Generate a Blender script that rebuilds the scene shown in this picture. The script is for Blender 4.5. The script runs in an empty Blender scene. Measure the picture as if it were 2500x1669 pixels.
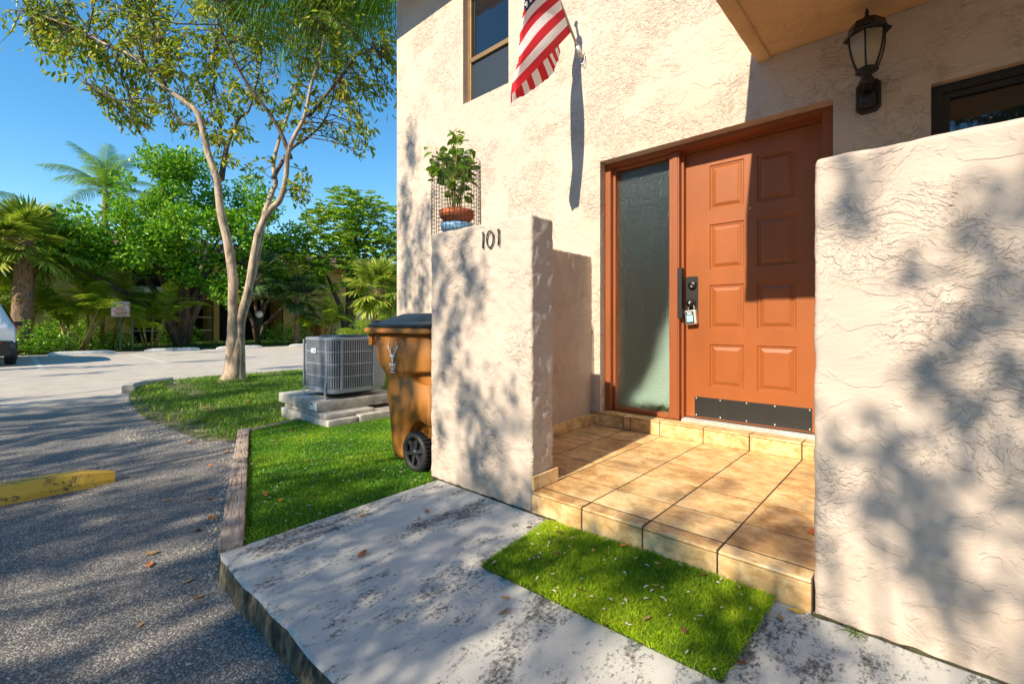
import bpy, bmesh, math, random
import numpy as np
from mathutils import Vector, Matrix, noise as mnoise
R = math.radians
random.seed(7); rng = np.random.default_rng(11)
sc = bpy.context.scene
COL = sc.collection

# ------------------------------------------------------------------ camera
cam_d = bpy.data.cameras.new('camera'); cam = bpy.data.objects.new('camera', cam_d); COL.objects.link(cam)
cam.location = (0, 0, .965); cam.rotation_euler = (R(90), 0, R(42.22))
cam_d.sensor_width = 36; cam_d.lens = 16.186; cam_d.shift_y = -.0186
cam_d.clip_start = .05; cam_d.clip_end = 2000
sc.camera = cam
# ------------------------------------------------------------------ sky, sun, exposure
SUN = Vector((.0616, -1, .722)).normalized()           # towards the sun
w = bpy.data.worlds.new('World'); sc.world = w; w.use_nodes = True
wn = w.node_tree; bg = wn.nodes['Background']
sky = wn.nodes.new('ShaderNodeTexSky'); sky.sky_type = 'NISHITA'; sky.sun_disc = False
sky.sun_elevation = math.asin(SUN.z); sky.sun_rotation = math.atan2(SUN.x, SUN.y)
sky.air_density = 1.0; sky.dust_density = 0; sky.ozone_density = 2.2; sky.altitude = 0
hs = wn.nodes.new('ShaderNodeHueSaturation'); hs.inputs['Saturation'].default_value = 1.3; hs.inputs['Hue'].default_value = .492
wn.links.new(sky.outputs[0], hs.inputs['Color']); wn.links.new(hs.outputs[0], bg.inputs[0]); bg.inputs[1].default_value = .15
sun_d = bpy.data.lights.new('sun', 'SUN'); sun_d.energy = 5.0; sun_d.angle = R(.53); sun_d.color = (1, .87, .68)
sun = bpy.data.objects.new('sun', sun_d); COL.objects.link(sun)
sun.rotation_euler = SUN.to_track_quat('Z', 'Y').to_euler(); sun.location = (0, -20, 15)
vs = sc.view_settings; vs.view_transform = 'Standard'; vs.look = 'None'; vs.gamma = 1; vs.exposure = .62; vs.use_curve_mapping = False

# ------------------------------------------------------------------ object helpers
def tag(o, label=None, cat=None, group=None, kind=None):
    if label: o['label'] = label
    if cat: o['category'] = cat
    if group: o['group'] = group
    if kind: o['kind'] = kind
    return o
def thing(name, label, cat, loc=(0, 0, 0), rz=0, group=None):
    o = bpy.data.objects.new(name, None); COL.objects.link(o)
    o.empty_display_size = .1; o.location = loc; o.rotation_euler = (0, 0, rz)
    return tag(o, label, cat, group)
def rootloc(p):
    v = Vector((0, 0, 0))
    while p is not None: v += p.location; p = p.parent
    return v
def link(name, me, mat=None, parent=None, kind=None):
    o = bpy.data.objects.new(name, me); COL.objects.link(o)
    if mat is not None and len(me.materials) == 0: me.materials.append(mat)
    if parent is not None: o.parent = parent
    if kind: o['kind'] = kind
    return o
def copy_tree(o, parent=None):
    c = o.copy(); COL.objects.link(c); c.parent = parent
    for ch in list(o.children): copy_tree(ch, c)
    return c
class MB:
    """collects simple shapes, builds ONE mesh"""
    def __init__(s): s.v = []; s.f = []; s.sm = []; s.mi = []; s.m = 0
    def add(s, vs_, fs, smooth=False):
        b = len(s.v); s.v += [tuple(p) for p in vs_]
        for f in fs: s.f.append([b+i for i in f]); s.sm.append(smooth); s.mi.append(s.m)
        return s
    def box(s, x0, x1, y0, y1, z0, z1, M=None):
        p = [Vector((x, y, z)) for z in (z0, z1) for y in (y0, y1) for x in (x0, x1)]
        if M: p = [M @ q for q in p]
        return s.add(p, [(0,2,3,1),(4,5,7,6),(0,1,5,4),(2,6,7,3),(0,4,6,2),(1,3,7,5)])
    def tube(s, path, rad, n=8, caps=True, smooth=True, squash=None):
        path = [Vector(p) for p in path]
        if not hasattr(rad, '__len__'): rad = [rad]*len(path)
        vs_ = []; prev = None
        for i, p in enumerate(path):
            d = (path[min(i+1, len(path)-1)] - path[max(i-1, 0)])
            d = d.normalized() if d.length > 1e-9 else Vector((0, 0, 1))
            a = prev if prev is not None else (Vector((0, 0, 1)) if abs(d.z) < .9 else Vector((1, 0, 0)))
            u = (a - d*a.dot(d)); u = u.normalized() if u.length > 1e-6 else d.orthogonal().normalized()
            prev = u; q = d.cross(u)
            for k in range(n):
                t = 2*math.pi*k/n; vs_.append(p + (u*math.cos(t) + q*math.sin(t))*rad[i])
        fs = []
        for i in range(len(path)-1):
            for k in range(n):
                a, b = i*n+k, i*n+(k+1) % n; fs.append((a, b, b+n, a+n))
        s.add(vs_, fs, smooth)
        if caps:
            b = len(s.v) - len(vs_)
            s.f.append([b+k for k in range(n)][::-1]); s.sm.append(False); s.mi.append(s.m)
            s.f.append([b+(len(path)-1)*n+k for k in range(n)]); s.sm.append(False); s.mi.append(s.m)
        return s
    def lathe(s, c, prof, n=24, smooth=True, axis='Z'):
        vs_ = []; c = Vector(c)
        for r, h in prof:
            for k in range(n):
                t = 2*math.pi*k/n; a, b = r*math.cos(t), r*math.sin(t)
                vs_.append(c + (Vector((a, b, h)) if axis == 'Z' else Vector((a, h, b)) if axis == 'Y' else Vector((h, a, b))))
        fs = []
        for i in range(len(prof)-1):
            for k in range(n):
                a, b = i*n+k, i*n+(k+1) % n; fs.append((a, b, b+n, a+n) if axis != 'Y' else (a, a+n, b+n, b))
        s.add(vs_, fs, smooth)
        return s
    def loft(s, rings, cap=True, smooth=False):
        n = len(rings[0]); vs_ = [p for r in rings for p in r]; fs = []
        for i in range(len(rings)-1):
            for k in range(n):
                a, b = i*n+k, i*n+(k+1) % n; fs.append((a, b, b+n, a+n))
        s.add(vs_, fs, smooth)
        if cap:
            b = len(s.v)-len(vs_)
            for r in (list(range(n))[::-1], [(len(rings)-1)*n+k for k in range(n)]):
                s.f.append([b+k for k in r]); s.sm.append(False); s.mi.append(s.m)
        return s
    def mesh(s, name, off=Vector((0, 0, 0))):
        me = bpy.data.meshes.new(name)
        me.from_pydata([(p[0]-off.x, p[1]-off.y, p[2]-off.z) for p in s.v], [], s.f)
        me.polygons.foreach_set('use_smooth', s.sm); me.polygons.foreach_set('material_index', s.mi); me.update()
        return me
    def build(s, name, mat, parent=None, bevel=0, local=False, kind=None, seg=2):
        off = Vector((0, 0, 0)) if (parent is None or local) else rootloc(parent)
        me = s.mesh(name, off)
        for m in (mat if isinstance(mat, (list, tuple)) else [mat]): me.materials.append(m)
        o = link(name, me, None, parent, kind)
        if bevel:
            b = o.modifiers.new('bevel', 'BEVEL'); b.width = bevel; b.segments = seg; b.limit_method = 'ANGLE'; b.angle_limit = R(35)
        return o
def rrect(x0, x1, y0, y1, r, z, n=4):
    pts = []
    for cx, cy, a0 in ((x1-r, y1-r, 0), (x0+r, y1-r, 90), (x0+r, y0+r, 180), (x1-r, y0+r, 270)):
        for k in range(n+1):
            a = R(a0+90*k/n); pts.append(Vector((cx+r*math.cos(a), cy+r*math.sin(a), z)))
    return pts
def rough_box(mb, x0, x1, y0, y1, z0, z1, step=.03, amp=.003, r=.012, sc_=9, skew=0):
    """rounded box with uneven, hand-trowelled surface"""
    lo = Vector((x0, y0, z0)); hi = Vector((x1, y1, z1)); key = {}; vs_ = []; fs = []
    def vert(p):
        k = (round(p[0], 4), round(p[1], 4), round(p[2], 4))
        if k not in key:
            q = Vector(p); c = Vector([min(max(q[i], lo[i]+r), hi[i]-r) for i in range(3)])
            d = q-c
            if d.length > 1e-9: q = c + d.normalized()*r if d.length > r else q
            nv = mnoise.noise_vector(q*sc_) * amp + mnoise.noise_vector(q*sc_*3.1)*amp*.5
            if skew and p[0] > (x0+x1)/2: q = q - Vector((skew*(p[1]-y0)/(y1-y0), 0, 0))
            key[k] = len(vs_); vs_.append(q+nv)
        return key[k]
    def ticks(a, b):
        n = max(1, int((b-a)/step)); t = [a+(b-a)*i/n for i in range(n+1)]
        for e in (a+r, b-r):
            if a < e < b: t.append(e)
        t = sorted(set(round(q, 4) for q in t)); return t
    T = [ticks(lo[i], hi[i]) for i in range(3)]
    for ax in range(3):
        u, v = [(1, 2), (2, 0), (0, 1)][ax]
        for side, val in ((0, lo[ax]), (1, hi[ax])):
            for i in range(len(T[u])-1):
                for j in range(len(T[v])-1):
                    q = []
                    for a, b in ((i, j), (i+1, j), (i+1, j+1), (i, j+1)):
                        p = [0, 0, 0]; p[ax] = round(val, 4); p[u] = T[u][a]; p[v] = T[v][b]; q.append(vert(p))
                    fs.append(q if side else q[::-1])
    mb.add(vs_, fs, True)
    return mb
def np_mesh(name, verts, tris, mat, parent=None, tone=None, smooth=False, kind=None, local=False):
    verts = np.asarray(verts, np.float32); tris = np.asarray(tris, np.int32)
    if parent is not None and not local:
        verts = verts - np.array(rootloc(parent), np.float32)
    me = bpy.data.meshes.new(name); n = len(tris)
    me.vertices.add(len(verts)); me.vertices.foreach_set('co', verts.ravel())
    me.loops.add(n*3); me.loops.foreach_set('vertex_index', tris.ravel())
    me.polygons.add(n); me.polygons.foreach_set('loop_start', np.arange(n, dtype=np.int32)*3)
    if smooth: me.polygons.foreach_set('use_smooth', np.ones(n, bool))
    if tone is not None:
        a = me.attributes.new('tone', 'FLOAT', 'POINT'); a.data.foreach_set('value', np.asarray(tone, np.float32))
    me.update(); me.validate()
    me.materials.append(mat)
    return link(name, me, None, parent, kind)
def norm(a): return a/np.maximum(np.linalg.norm(a, axis=-1, keepdims=True), 1e-9)
def leaf_arrays(pos, d, L, W, fold=.25, r=rng, nrm=None):
    """folded diamond-ish leaves, 6 verts / 4 tris"""
    N = len(pos); d = norm(d)
    if nrm is None: nrm = norm(r.normal(size=(N, 3))+np.array([0, 0, .8]))
    s = norm(np.cross(d, nrm)); up = np.cross(s, d)
    L = np.broadcast_to(L, N)[:, None]; W = np.broadcast_to(W, N)[:, None]
    V = np.stack([pos, pos+d*L*.35+s*W*.5+up*W*fold, pos+d*L*.72+s*W*.36+up*W*fold*.6, pos+d*L-up*L*.08,
                  pos+d*L*.72-s*W*.36+up*W*fold*.6, pos+d*L*.35-s*W*.5+up*W*fold], 1)
    b = (np.arange(N)*6)[:, None]
    T = np.concatenate([b+np.array(t) for t in ((0,1,2),(0,2,3),(0,3,4),(0,4,5))], 1).reshape(-1, 3)
    return V.reshape(-1, 3), T, np.repeat(r.random(N), 6)
def ribbon_arrays(pos, d, L, W, droop=.3, r=rng, side=None, seg=3):
    """tapering blades that bend down under their weight"""
    N = len(pos); d = norm(np.asarray(d, float)); L = np.broadcast_to(L, N)[:, None]; W = np.broadcast_to(W, N)[:, None]
    if side is None: side = norm(np.cross(d, np.array([0, 0, 1.])+r.normal(size=(N, 3))*.3))
    dr = np.broadcast_to(droop, N)[:, None]; g = np.array([0, 0, -1.])
    V = []
    for k in range(seg):
        t = k/seg; c = pos+d*L*t+g*L*dr*t*t; ww = W*.5*(1-.55*t)*(1 if k else .7)
        V += [c-side*ww, c+side*ww]
    V.append(pos+d*L+g*L*dr); m = 2*seg+1
    V = np.stack(V, 1); b = (np.arange(N)*m)[:, None]; T = []
    for k in range(seg-1): T += [(2*k, 2*k+1, 2*k+3), (2*k, 2*k+3, 2*k+2)]
    T.append((2*seg-2, 2*seg-1, 2*seg))
    T = np.concatenate([b+np.array(t) for t in T], 1).reshape(-1, 3)
    return V.reshape(-1, 3), T, np.repeat(r.random(N), m)
def cat_arrays(parts):
    V = []; T = []; A = []; n = 0
    for v, t, a in parts: V.append(v); T.append(t+n); A.append(a); n += len(v)
    return np.concatenate(V), np.concatenate(T), np.concatenate(A)
def text_mesh(body, size, extrude=.002):
    c = bpy.data.curves.new('txt', 'FONT'); c.body = body; c.size = size; c.extrude = extrude; c.align_x = 'CENTER'; c.align_y = 'CENTER'
    o = bpy.data.objects.new('txt', c); COL.objects.link(o)
    bpy.context.view_layer.update()
    me = bpy.data.meshes.new_from_object(o.evaluated_get(bpy.context.evaluated_depsgraph_get()))
    bpy.data.objects.remove(o); bpy.data.curves.remove(c)
    return me

# ------------------------------------------------------------------ materials
def newmat(name):
    m = bpy.data.materials.new(name); m.use_nodes = True
    return m, m.node_tree, m.node_tree.nodes['Principled BSDF']
def nd(nt, t, ins=None, **attrs):
    n = nt.nodes.new('ShaderNode'+t)
    for k, v in attrs.items(): setattr(n, k, v)
    for k, v in (ins or {}).items():
        if isinstance(v, bpy.types.NodeSocket): nt.links.new(v, n.inputs[k])
        else: n.inputs[k].default_value = v
    return n
def ramp(nt, fac, stops, interp='LINEAR'):
    n = nt.nodes.new('ShaderNodeValToRGB'); n.color_ramp.interpolation = interp
    e = n.color_ramp.elements
    while len(e) > len(stops): e.remove(e[-1])
    while len(e) < len(stops): e.new(.5)
    for el, (p, c) in zip(e, stops): el.position = p; el.color = (*c, 1) if len(c) == 3 else c
    nt.links.new(fac, n.inputs[0]); return n.outputs[0]
def coords(nt, scale=(1, 1, 1), kind='Position', rot=(0, 0, 0)):
    s = nd(nt, 'NewGeometry').outputs['Position'] if kind == 'Position' else nd(nt, 'TexCoord').outputs[kind]
    return nd(nt, 'Mapping', {'Vector': s, 'Scale': scale, 'Rotation': rot}).outputs[0]
def noise(nt, vec, scale, detail=3, rough=.5, dist=0):
    return nd(nt, 'TexNoise', {'Vector': vec, 'Scale': scale, 'Detail': detail, 'Roughness': rough, 'Distortion': dist}).outputs['Fac']
def math_(nt, op, a, b=0., clamp=False):
    return nd(nt, 'Math', {0: a, 1: b}, operation=op, use_clamp=clamp).outputs[0]
def maprange(nt, v, a, b, c=0., d=1., smooth=False):
    n = nd(nt, 'MapRange', {'Value': v, 'From Min': a, 'From Max': b, 'To Min': c, 'To Max': d})
    if smooth: n.interpolation_type = 'SMOOTHSTEP'
    return n.outputs[0]
def mixc(nt, fac, a, b, blend='MIX'):
    n = nd(nt, 'Mix', data_type='RGBA', blend_type=blend)
    for i, v in ((0, fac), (6, a), (7, b)):
        if isinstance(v, bpy.types.NodeSocket): nt.links.new(v, n.inputs[i])
        else: n.inputs[i].default_value = v if i == 0 else (*v[:3], 1)
    return n.outputs[2]
def bump(nt, bsdf, h, dist, strength=1.):
    b = nd(nt, 'Bump', {'Height': h, 'Distance': dist, 'Strength': strength}); nt.links.new(b.outputs[0], bsdf.inputs['Normal']); return b
def L(nt, a, b): nt.links.new(a, b)

def simple(name, col, rough=.5, metal=0, var=.12, vs_=8, bmp=0, bs=60, spec=.5, coat=0):
    m, nt, b = newmat(name)
    v = coords(nt, kind='Object'); n = noise(nt, v, vs_, 4)
    c = mixc(nt, maprange(nt, n, .3, .7), tuple(x*(1-var) for x in col), tuple(min(1, x*(1+var)) for x in col))
    L(nt, c, b.inputs['Base Color']); b.inputs['Roughness'].default_value = rough; b.inputs['Metallic'].default_value = metal
    b.inputs['Specular IOR Level'].default_value = spec; b.inputs['Coat Weight'].default_value = coat
    if bmp: bump(nt, b, noise(nt, v, bs, 3), bmp)
    return m
def stucco(name, col, stain=.12, depth=.012):
    m, nt, b = newmat(name)
    v = coords(nt); wob = nd(nt, 'TexNoise', {'Vector': v, 'Scale': 3.3, 'Detail': 2}).outputs['Color']
    v2 = nd(nt, 'VectorMath', {0: v, 1: nd(nt, 'VectorMath', {0: wob, 'Scale': .25}, operation='SCALE').outputs[0]}, operation='ADD').outputs[0]
    va = nd(nt, 'Mapping', {'Vector': v2, 'Scale': (1, 1, 1.5), 'Rotation': (0, R(24), 0)}).outputs[0]
    big = noise(nt, v, 2.2, 2); dens = maprange(nt, noise(nt, v, 2.3, 3, .6), .44, .6, .06, 1, True)
    n1 = math_(nt, 'ADD', noise(nt, va, 8.5, 3, .5, .35), math_(nt, 'MULTIPLY', noise(nt, v, 2.6, 1), .16)); p1 = maprange(nt, n1, .62, .66, 0, 1, True)
    p2 = maprange(nt, noise(nt, va, 24, 4, .6, .5), .52, .6, 0, 1, True); p3 = maprange(nt, noise(nt, va, 48, 3, .55, .8), .5, .62, 0, 1, True)
    h = math_(nt, 'ADD', math_(nt, 'MULTIPLY', p1, .22), math_(nt, 'MULTIPLY', math_(nt, 'MULTIPLY', p2, .40), dens))
    h = math_(nt, 'ADD', h, math_(nt, 'MULTIPLY', math_(nt, 'MULTIPLY', p3, .26), dens))
    h = math_(nt, 'ADD', h, math_(nt, 'MULTIPLY', noise(nt, va, 60, 4, .65), .22))
    h = math_(nt, 'ADD', h, math_(nt, 'MULTIPLY', noise(nt, v, 190, 3, .6), .10)); h = math_(nt, 'ADD', h, math_(nt, 'MULTIPLY', big, .4))
    c = mixc(nt, maprange(nt, big, .35, .7), tuple(x*(1-stain) for x in col), col)
    c = mixc(nt, maprange(nt, noise(nt, v, 13, 4), .66, .82, 0, .16), c, (col[0]*.72, col[1]*.7, col[2]*.68))
    zz = nd(nt, 'SeparateXYZ', {0: v}).outputs[2]; drip = noise(nt, nd(nt, 'Mapping', {'Vector': v, 'Scale': (1, 1, .07)}).outputs[0], 16, 3, .6)
    c = mixc(nt, math_(nt, 'MULTIPLY', maprange(nt, drip, .6, .75, 0, .5), maprange(nt, noise(nt, v, 1.3, 2), .45, .65)), c, (col[0]*.62, col[1]*.56, col[2]*.48))
    splash = math_(nt, 'MULTIPLY', maprange(nt, zz, .02, .30, .6, 0), maprange(nt, noise(nt, v, 9, 4, .65), .4, .65)); c = mixc(nt, splash, c, (col[0]*.62, col[1]*.58, col[2]*.52))
    L(nt, c, b.inputs['Base Color']); b.inputs['Roughness'].default_value = .9; b.inputs['Specular IOR Level'].default_value = .2
    bump(nt, b, h, depth, .9)
    return m
def leafmat(name, stops, trans=.35, rough=.42):
    m, nt, b = newmat(name)
    a = nd(nt, 'Attribute', attribute_name='tone').outputs['Fac']
    c = ramp(nt, a, stops); L(nt, c, b.inputs['Base Color']); b.inputs['Roughness'].default_value = rough
    t = nd(nt, 'BsdfTranslucent'); tc = mixc(nt, .5, c, (.35, .5, .03)); L(nt, tc, t.inputs[0])
    mx = nd(nt, 'MixShader', {0: trans}); L(nt, b.outputs[0], mx.inputs[1]); L(nt, t.outputs[0], mx.inputs[2])
    L(nt, mx.outputs[0], nt.nodes['Material Output'].inputs[0])
    return m
def bark(name, c1, c2, sc_=9):
    m, nt, b = newmat(name); v = coords(nt, (1, 1, .35), 'Object')
    n = noise(nt, v, sc_, 6, .65, .6); L(nt, ramp(nt, n, [(.32, c1), (.62, c2)]), b.inputs['Base Color']); b.inputs['Roughness'].default_value = .9
    bump(nt, b, n, .03); return m

M = {}
M['stucco'] = stucco('cream_stucco', (.675, .555, .45))
M['stucco_wall'] = stucco('cream_stucco_garden_wall', (.63, .52, .43), .14, .0085)
M['ceiling'] = stucco('soffit_stucco', (.78, .50, .25), .1, .007)  # orange light bounced off the tiles is put into the soffit colour
# concrete slab with mildew
def slabmat():
    m, nt, b = newmat('walk_concrete'); v = coords(nt); vs2 = coords(nt, (2.6, 1, 1), rot=(0, 0, R(-8)))
    big = noise(nt, vs2, 2.0, 5, .62, .6); fine = noise(nt, coords(nt, (1.6, 1, 1)), 52, 6, .8); mid = noise(nt, vs2, 11, 5, .7, .4)
    k = math_(nt, 'ADD', math_(nt, 'MULTIPLY', big, 1.1), math_(nt, 'MULTIPLY', mid, .75)); k = math_(nt, 'ADD', k, math_(nt, 'MULTIPLY', fine, 1.25))
    st = maprange(nt, k, 1.60, 1.80, 0, .9)
    base = ramp(nt, noise(nt, v, 3, 4), [(.3, (.47, .46, .42)), (.7, (.62, .585, .52))])
    base = mixc(nt, maprange(nt, noise(nt, v, 240, 2), .45, .75, 0, .35), base, (.33, .32, .3))
    L(nt, mixc(nt, st, base, (.03, .032, .036)), b.inputs['Base Color']); b.inputs['Roughness'].default_value = .88
    h = math_(nt, 'ADD', math_(nt, 'MULTIPLY', noise(nt, v, 220, 3), .4), math_(nt, 'MULTIPLY', st, -.5)); bump(nt, b, h, .004)
    return m
M['slab'] = slabmat()
def slabface():
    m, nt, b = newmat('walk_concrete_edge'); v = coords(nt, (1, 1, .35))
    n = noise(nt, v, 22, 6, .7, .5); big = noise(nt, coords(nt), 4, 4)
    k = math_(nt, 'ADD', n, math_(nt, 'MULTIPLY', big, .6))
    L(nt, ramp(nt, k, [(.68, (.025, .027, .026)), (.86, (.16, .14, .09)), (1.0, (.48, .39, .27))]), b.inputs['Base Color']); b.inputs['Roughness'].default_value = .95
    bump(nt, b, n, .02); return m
M['slabface'] = slabface()
def asphalt():
    m, nt, b = newmat('worn_asphalt'); v = coords(nt)
    vor = nd(nt, 'TexVoronoi', {'Vector': v, 'Scale': 190, 'Randomness': 1.}); sepc = nd(nt, 'SeparateColor', {0: vor.outputs['Color']})
    speck = ramp(nt, sepc.outputs[0], [(.0, (.04, .042, .047)), (.4, (.10, .098, .098)), (.75, (.28, .255, .225)), (.93, (.62, .57, .5))])
    far = noise(nt, v, .35, 4, .55); mid = noise(nt, v, 3, 5, .6)
    base = ramp(nt, math_(nt, 'ADD', math_(nt, 'MULTIPLY', far, .6), math_(nt, 'MULTIPLY', mid, .4)), [(.35, (.105, .10, .096)), (.65, (.235, .214, .187))])
    # bleached open lot, sunlight painted into its colour; shade darkens it near the building
    X = nd(nt, 'SeparateXYZ', {0: v}).outputs[0]
    lit_lot = maprange(nt, math_(nt, 'ADD', X, math_(nt, 'MULTIPLY', mid, 1.5)), -8.6, -6.4, 1, 0, True)
    base = mixc(nt, lit_lot, base, mixc(nt, maprange(nt, mid, .3, .7), (.54, .47, .39), (.70, .62, .53)))
    c = mixc(nt, maprange(nt, lit_lot, 0, 1, .62, .25), base, speck)
    scr = noise(nt, coords(nt, (1.2, 14, 1), rot=(0, 0, R(28))), 3.0, 4, .7); sm = maprange(nt, scr, .66, .72, 0, .3)
    c = mixc(nt, math_(nt, 'MULTIPLY', sm, maprange(nt, sepc.outputs[1], .3, .6)), c, (.5, .46, .4))
    L(nt, c, b.inputs['Base Color']); b.inputs['Roughness'].default_value = .85; b.inputs['Specular IOR Level'].default_value = .35
    h = math_(nt, 'ADD', math_(nt, 'MULTIPLY', vor.outputs['Distance'], -1.), math_(nt, 'MULTIPLY', noise(nt, v, 30, 3), .6)); bump(nt, b, h, .0035, .9)
    return m
M['asphalt'] = asphalt()
def tilemat():
    m, nt, b = newmat('glazed_stone_tile'); r_ = nd(nt, 'ObjectInfo').outputs['Random']
    v = coords(nt); off = nd(nt, 'CombineXYZ', {0: math_(nt, 'MULTIPLY', r_, 37.), 1: math_(nt, 'MULTIPLY', r_, 91.), 2: 0.}).outputs[0]
    v = nd(nt, 'VectorMath', {0: v, 1: off}, operation='ADD').outputs[0]; vm = nd(nt, 'Mapping', {'Vector': v, 'Scale': (1, 1.25, 1.2)}).outputs[0]
    n = noise(nt, vm, 12, 8, .72, .5); n2 = noise(nt, vm, 2.6, 3, .5, .3)
    k = math_(nt, 'ADD', math_(nt, 'MULTIPLY', n, .65), math_(nt, 'MULTIPLY', n2, .35))
    c = ramp(nt, k, [(.36, (.36, .185, .07)), (.46, (.60, .37, .15)), (.55, (.86, .61, .30)), (.66, (.92, .75, .47))])
    c = mixc(nt, maprange(nt, r_, 0, 1, 0, .25), c, (.50, .29, .13))
    dirt = maprange(nt, noise(nt, coords(nt), 3.2, 5, .65), .52, .72, 0, .6); c = mixc(nt, dirt, c, (.2, .13, .075))
    L(nt, c, b.inputs['Base Color']); b.inputs['Roughness'].default_value = .42; bump(nt, b, n, .0025); return m
M['tile'] = tilemat()
M['grout'] = simple('dark_grout', (.055, .036, .022), .95, var=.3)
def paint(name, col, rough=.42, grain=True):
    m, nt, b = newmat(name); v = coords(nt); n = noise(nt, v, 5, 4)
    c = mixc(nt, maprange(nt, noise(nt, coords(nt, (1, 1, .45)), 3.2, 5, .6), .3, .72), tuple(x*.84 for x in col), tuple(x*1.06 for x in col))
    c = mixc(nt, maprange(nt, noise(nt, coords(nt, (3, 1, 1)), 26, 4, .7), .66, .74, 0, .5), c, tuple(x*.7 for x in col))
    c = mixc(nt, maprange(nt, noise(nt, v, 90, 3), .68, .76, 0, .4), c, tuple(min(1, x*1.3+.04) for x in col))
    L(nt, c, b.inputs['Base Color']); b.inputs['Roughness'].default_value = rough
    bump(nt, b, noise(nt, coords(nt, (9, 9, .6)), 22, 4, .6), .0012, .6); return m
M['door'] = paint('terracotta_door_paint', (.35, .102, .024))
M['frame'] = paint('terracotta_frame_paint', (.32, .092, .028), .5)
M['black'] = simple('black_powder_coat', (.009, .009, .009), .42)
M['kick'] = simple('scuffed_black_kick_plate', (.016, .016, .016), .5, 0, .2, 30)
M['alu'] = simple('dull_aluminium', (.62, .6, .56), .45, .6)
M['bronze'] = simple('bronze_anodised_frame', (.30, .19, .085), .45, .5)
M['darkframe'] = simple('black_window_frame', (.016, .013, .011), .5)
M['screw'] = simple('bright_screw', (.7, .68, .62), .35, .8)
def glass_dark(name, col, rough, spec=.9):
    m, nt, b = newmat(name); b.inputs['Base Color'].default_value = (*col, 1); b.inputs['Roughness'].default_value = rough
    b.inputs['Specular IOR Level'].default_value = spec; bump(nt, b, noise(nt, coords(nt), 2.5, 2), .004, .5); return m
M['winglass'] = glass_dark('window_glass', (.008, .012, .018), .03)
M['screen'] = glass_dark('insect_screen', (.03, .036, .042), .35, .6)
def obscure():
    m, nt, b = newmat('hammered_obscure_glass'); v = coords(nt, (1.3, 1.3, 1))
    vor = nd(nt, 'TexVoronoi', {'Vector': v, 'Scale': 60}, feature='SMOOTH_F1').outputs['Distance']
    h = math_(nt, 'ADD', vor, math_(nt, 'MULTIPLY', noise(nt, v, 14, 2), .7)); bp = nd(nt, 'Bump', {'Height': h, 'Distance': .012, 'Strength': .6}).outputs[0]
    rf = nd(nt, 'BsdfRefraction', {'Color': (.84, .93, .9, 1), 'Roughness': .38, 'IOR': 1.3, 'Normal': bp})
    tr = nd(nt, 'BsdfTransparent', {'Color': (.86, .93, .9, 1)})
    gl = nd(nt, 'BsdfGlossy', {'Color': (1, 1, 1, 1), 'Roughness': .34})
    m1 = nd(nt, 'MixShader', {0: .3}); L(nt, rf.outputs[0], m1.inputs[1]); L(nt, tr.outputs[0], m1.inputs[2])
    fr = nd(nt, 'Fresnel', {'IOR': 1.5, 'Normal': bp}); m2 = nd(nt, 'MixShader', {0: fr.outputs[0]})
    L(nt, m1.outputs[0], m2.inputs[1]); L(nt, gl.outputs[0], m2.inputs[2]); L(nt, m2.outputs[0], nt.nodes['Material Output'].inputs[0])
    return m
M['obscure'] = obscure()
M['room'] = simple('hall_paint', (.30, .34, .31), .8)
M['roomfloor'] = simple('hall_white_tile', (.75, .73, .68), .5)
def wood():
    m, nt, b = newmat('weathered_timber'); v = coords(nt, (1.2, 14, 14), 'Object')
    n = noise(nt, v, 3.5, 6, .65, .8); cr = noise(nt, coords(nt, (1.5, 30, 30), 'Object'), 2.2, 3, .6, 1.2)
    c = ramp(nt, n, [(.3, (.12, .085, .065)), (.5, (.38, .285, .22)), (.7, (.55, .45, .37))])
    c = mixc(nt, maprange(nt, cr, .62, .67), c, (.02, .016, .014)); L(nt, c, b.inputs['Base Color']); b.inputs['Roughness'].default_value = .9
    bump(nt, b, math_(nt, 'SUBTRACT', n, maprange(nt, cr, .6, .67, 0, 1.5)), .01); return m
M['wood'] = wood()
M['turf'] = leafmat('turf_blades', [(0, (.025, .12, .003)), (.5, (.10, .32, .004)), (.85, (.34, .54, .006)), (1, (.55, .58, .04))], .28, .6)
M['mat'] = leafmat('mat_blades', [(0, (.06, .15, .004)), (.45, (.27, .46, .005)), (.85, (.56, .68, .007)), (1, (.68, .7, .05))], .33, .65)
M['lawn'] = leafmat('lawn_blades', [(0, (.04, .12, .006)), (.5, (.12, .27, .012)), (.85, (.28, .42, .025)), (1, (.40, .38, .10))], .3, .55)
M['turfbase'] = simple('turf_backing', (.02, .055, .008), .95, var=.4, vs_=30)
def soil():
    m, nt, b = newmat('lawn_soil'); v = coords(nt); n = noise(nt, v, 7, 5, .65)
    L(nt, ramp(nt, n, [(.35, (.05, .045, .02)), (.5, (.10, .12, .03)), (.68, (.28, .24, .17))]), b.inputs['Base Color']); b.inputs['Roughness'].default_value = 1
    bump(nt, b, noise(nt, v, 60, 4), .02); return m
M['soil'] = soil()
M['concrete'] = simple('cast_concrete', (.42, .40, .355), .9, 0, .35, 9, .006, 120)
M['stop'] = simple('painted_concrete_stop', (.66, .64, .6), .85, 0, .2, 6, .006, 60)
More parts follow.
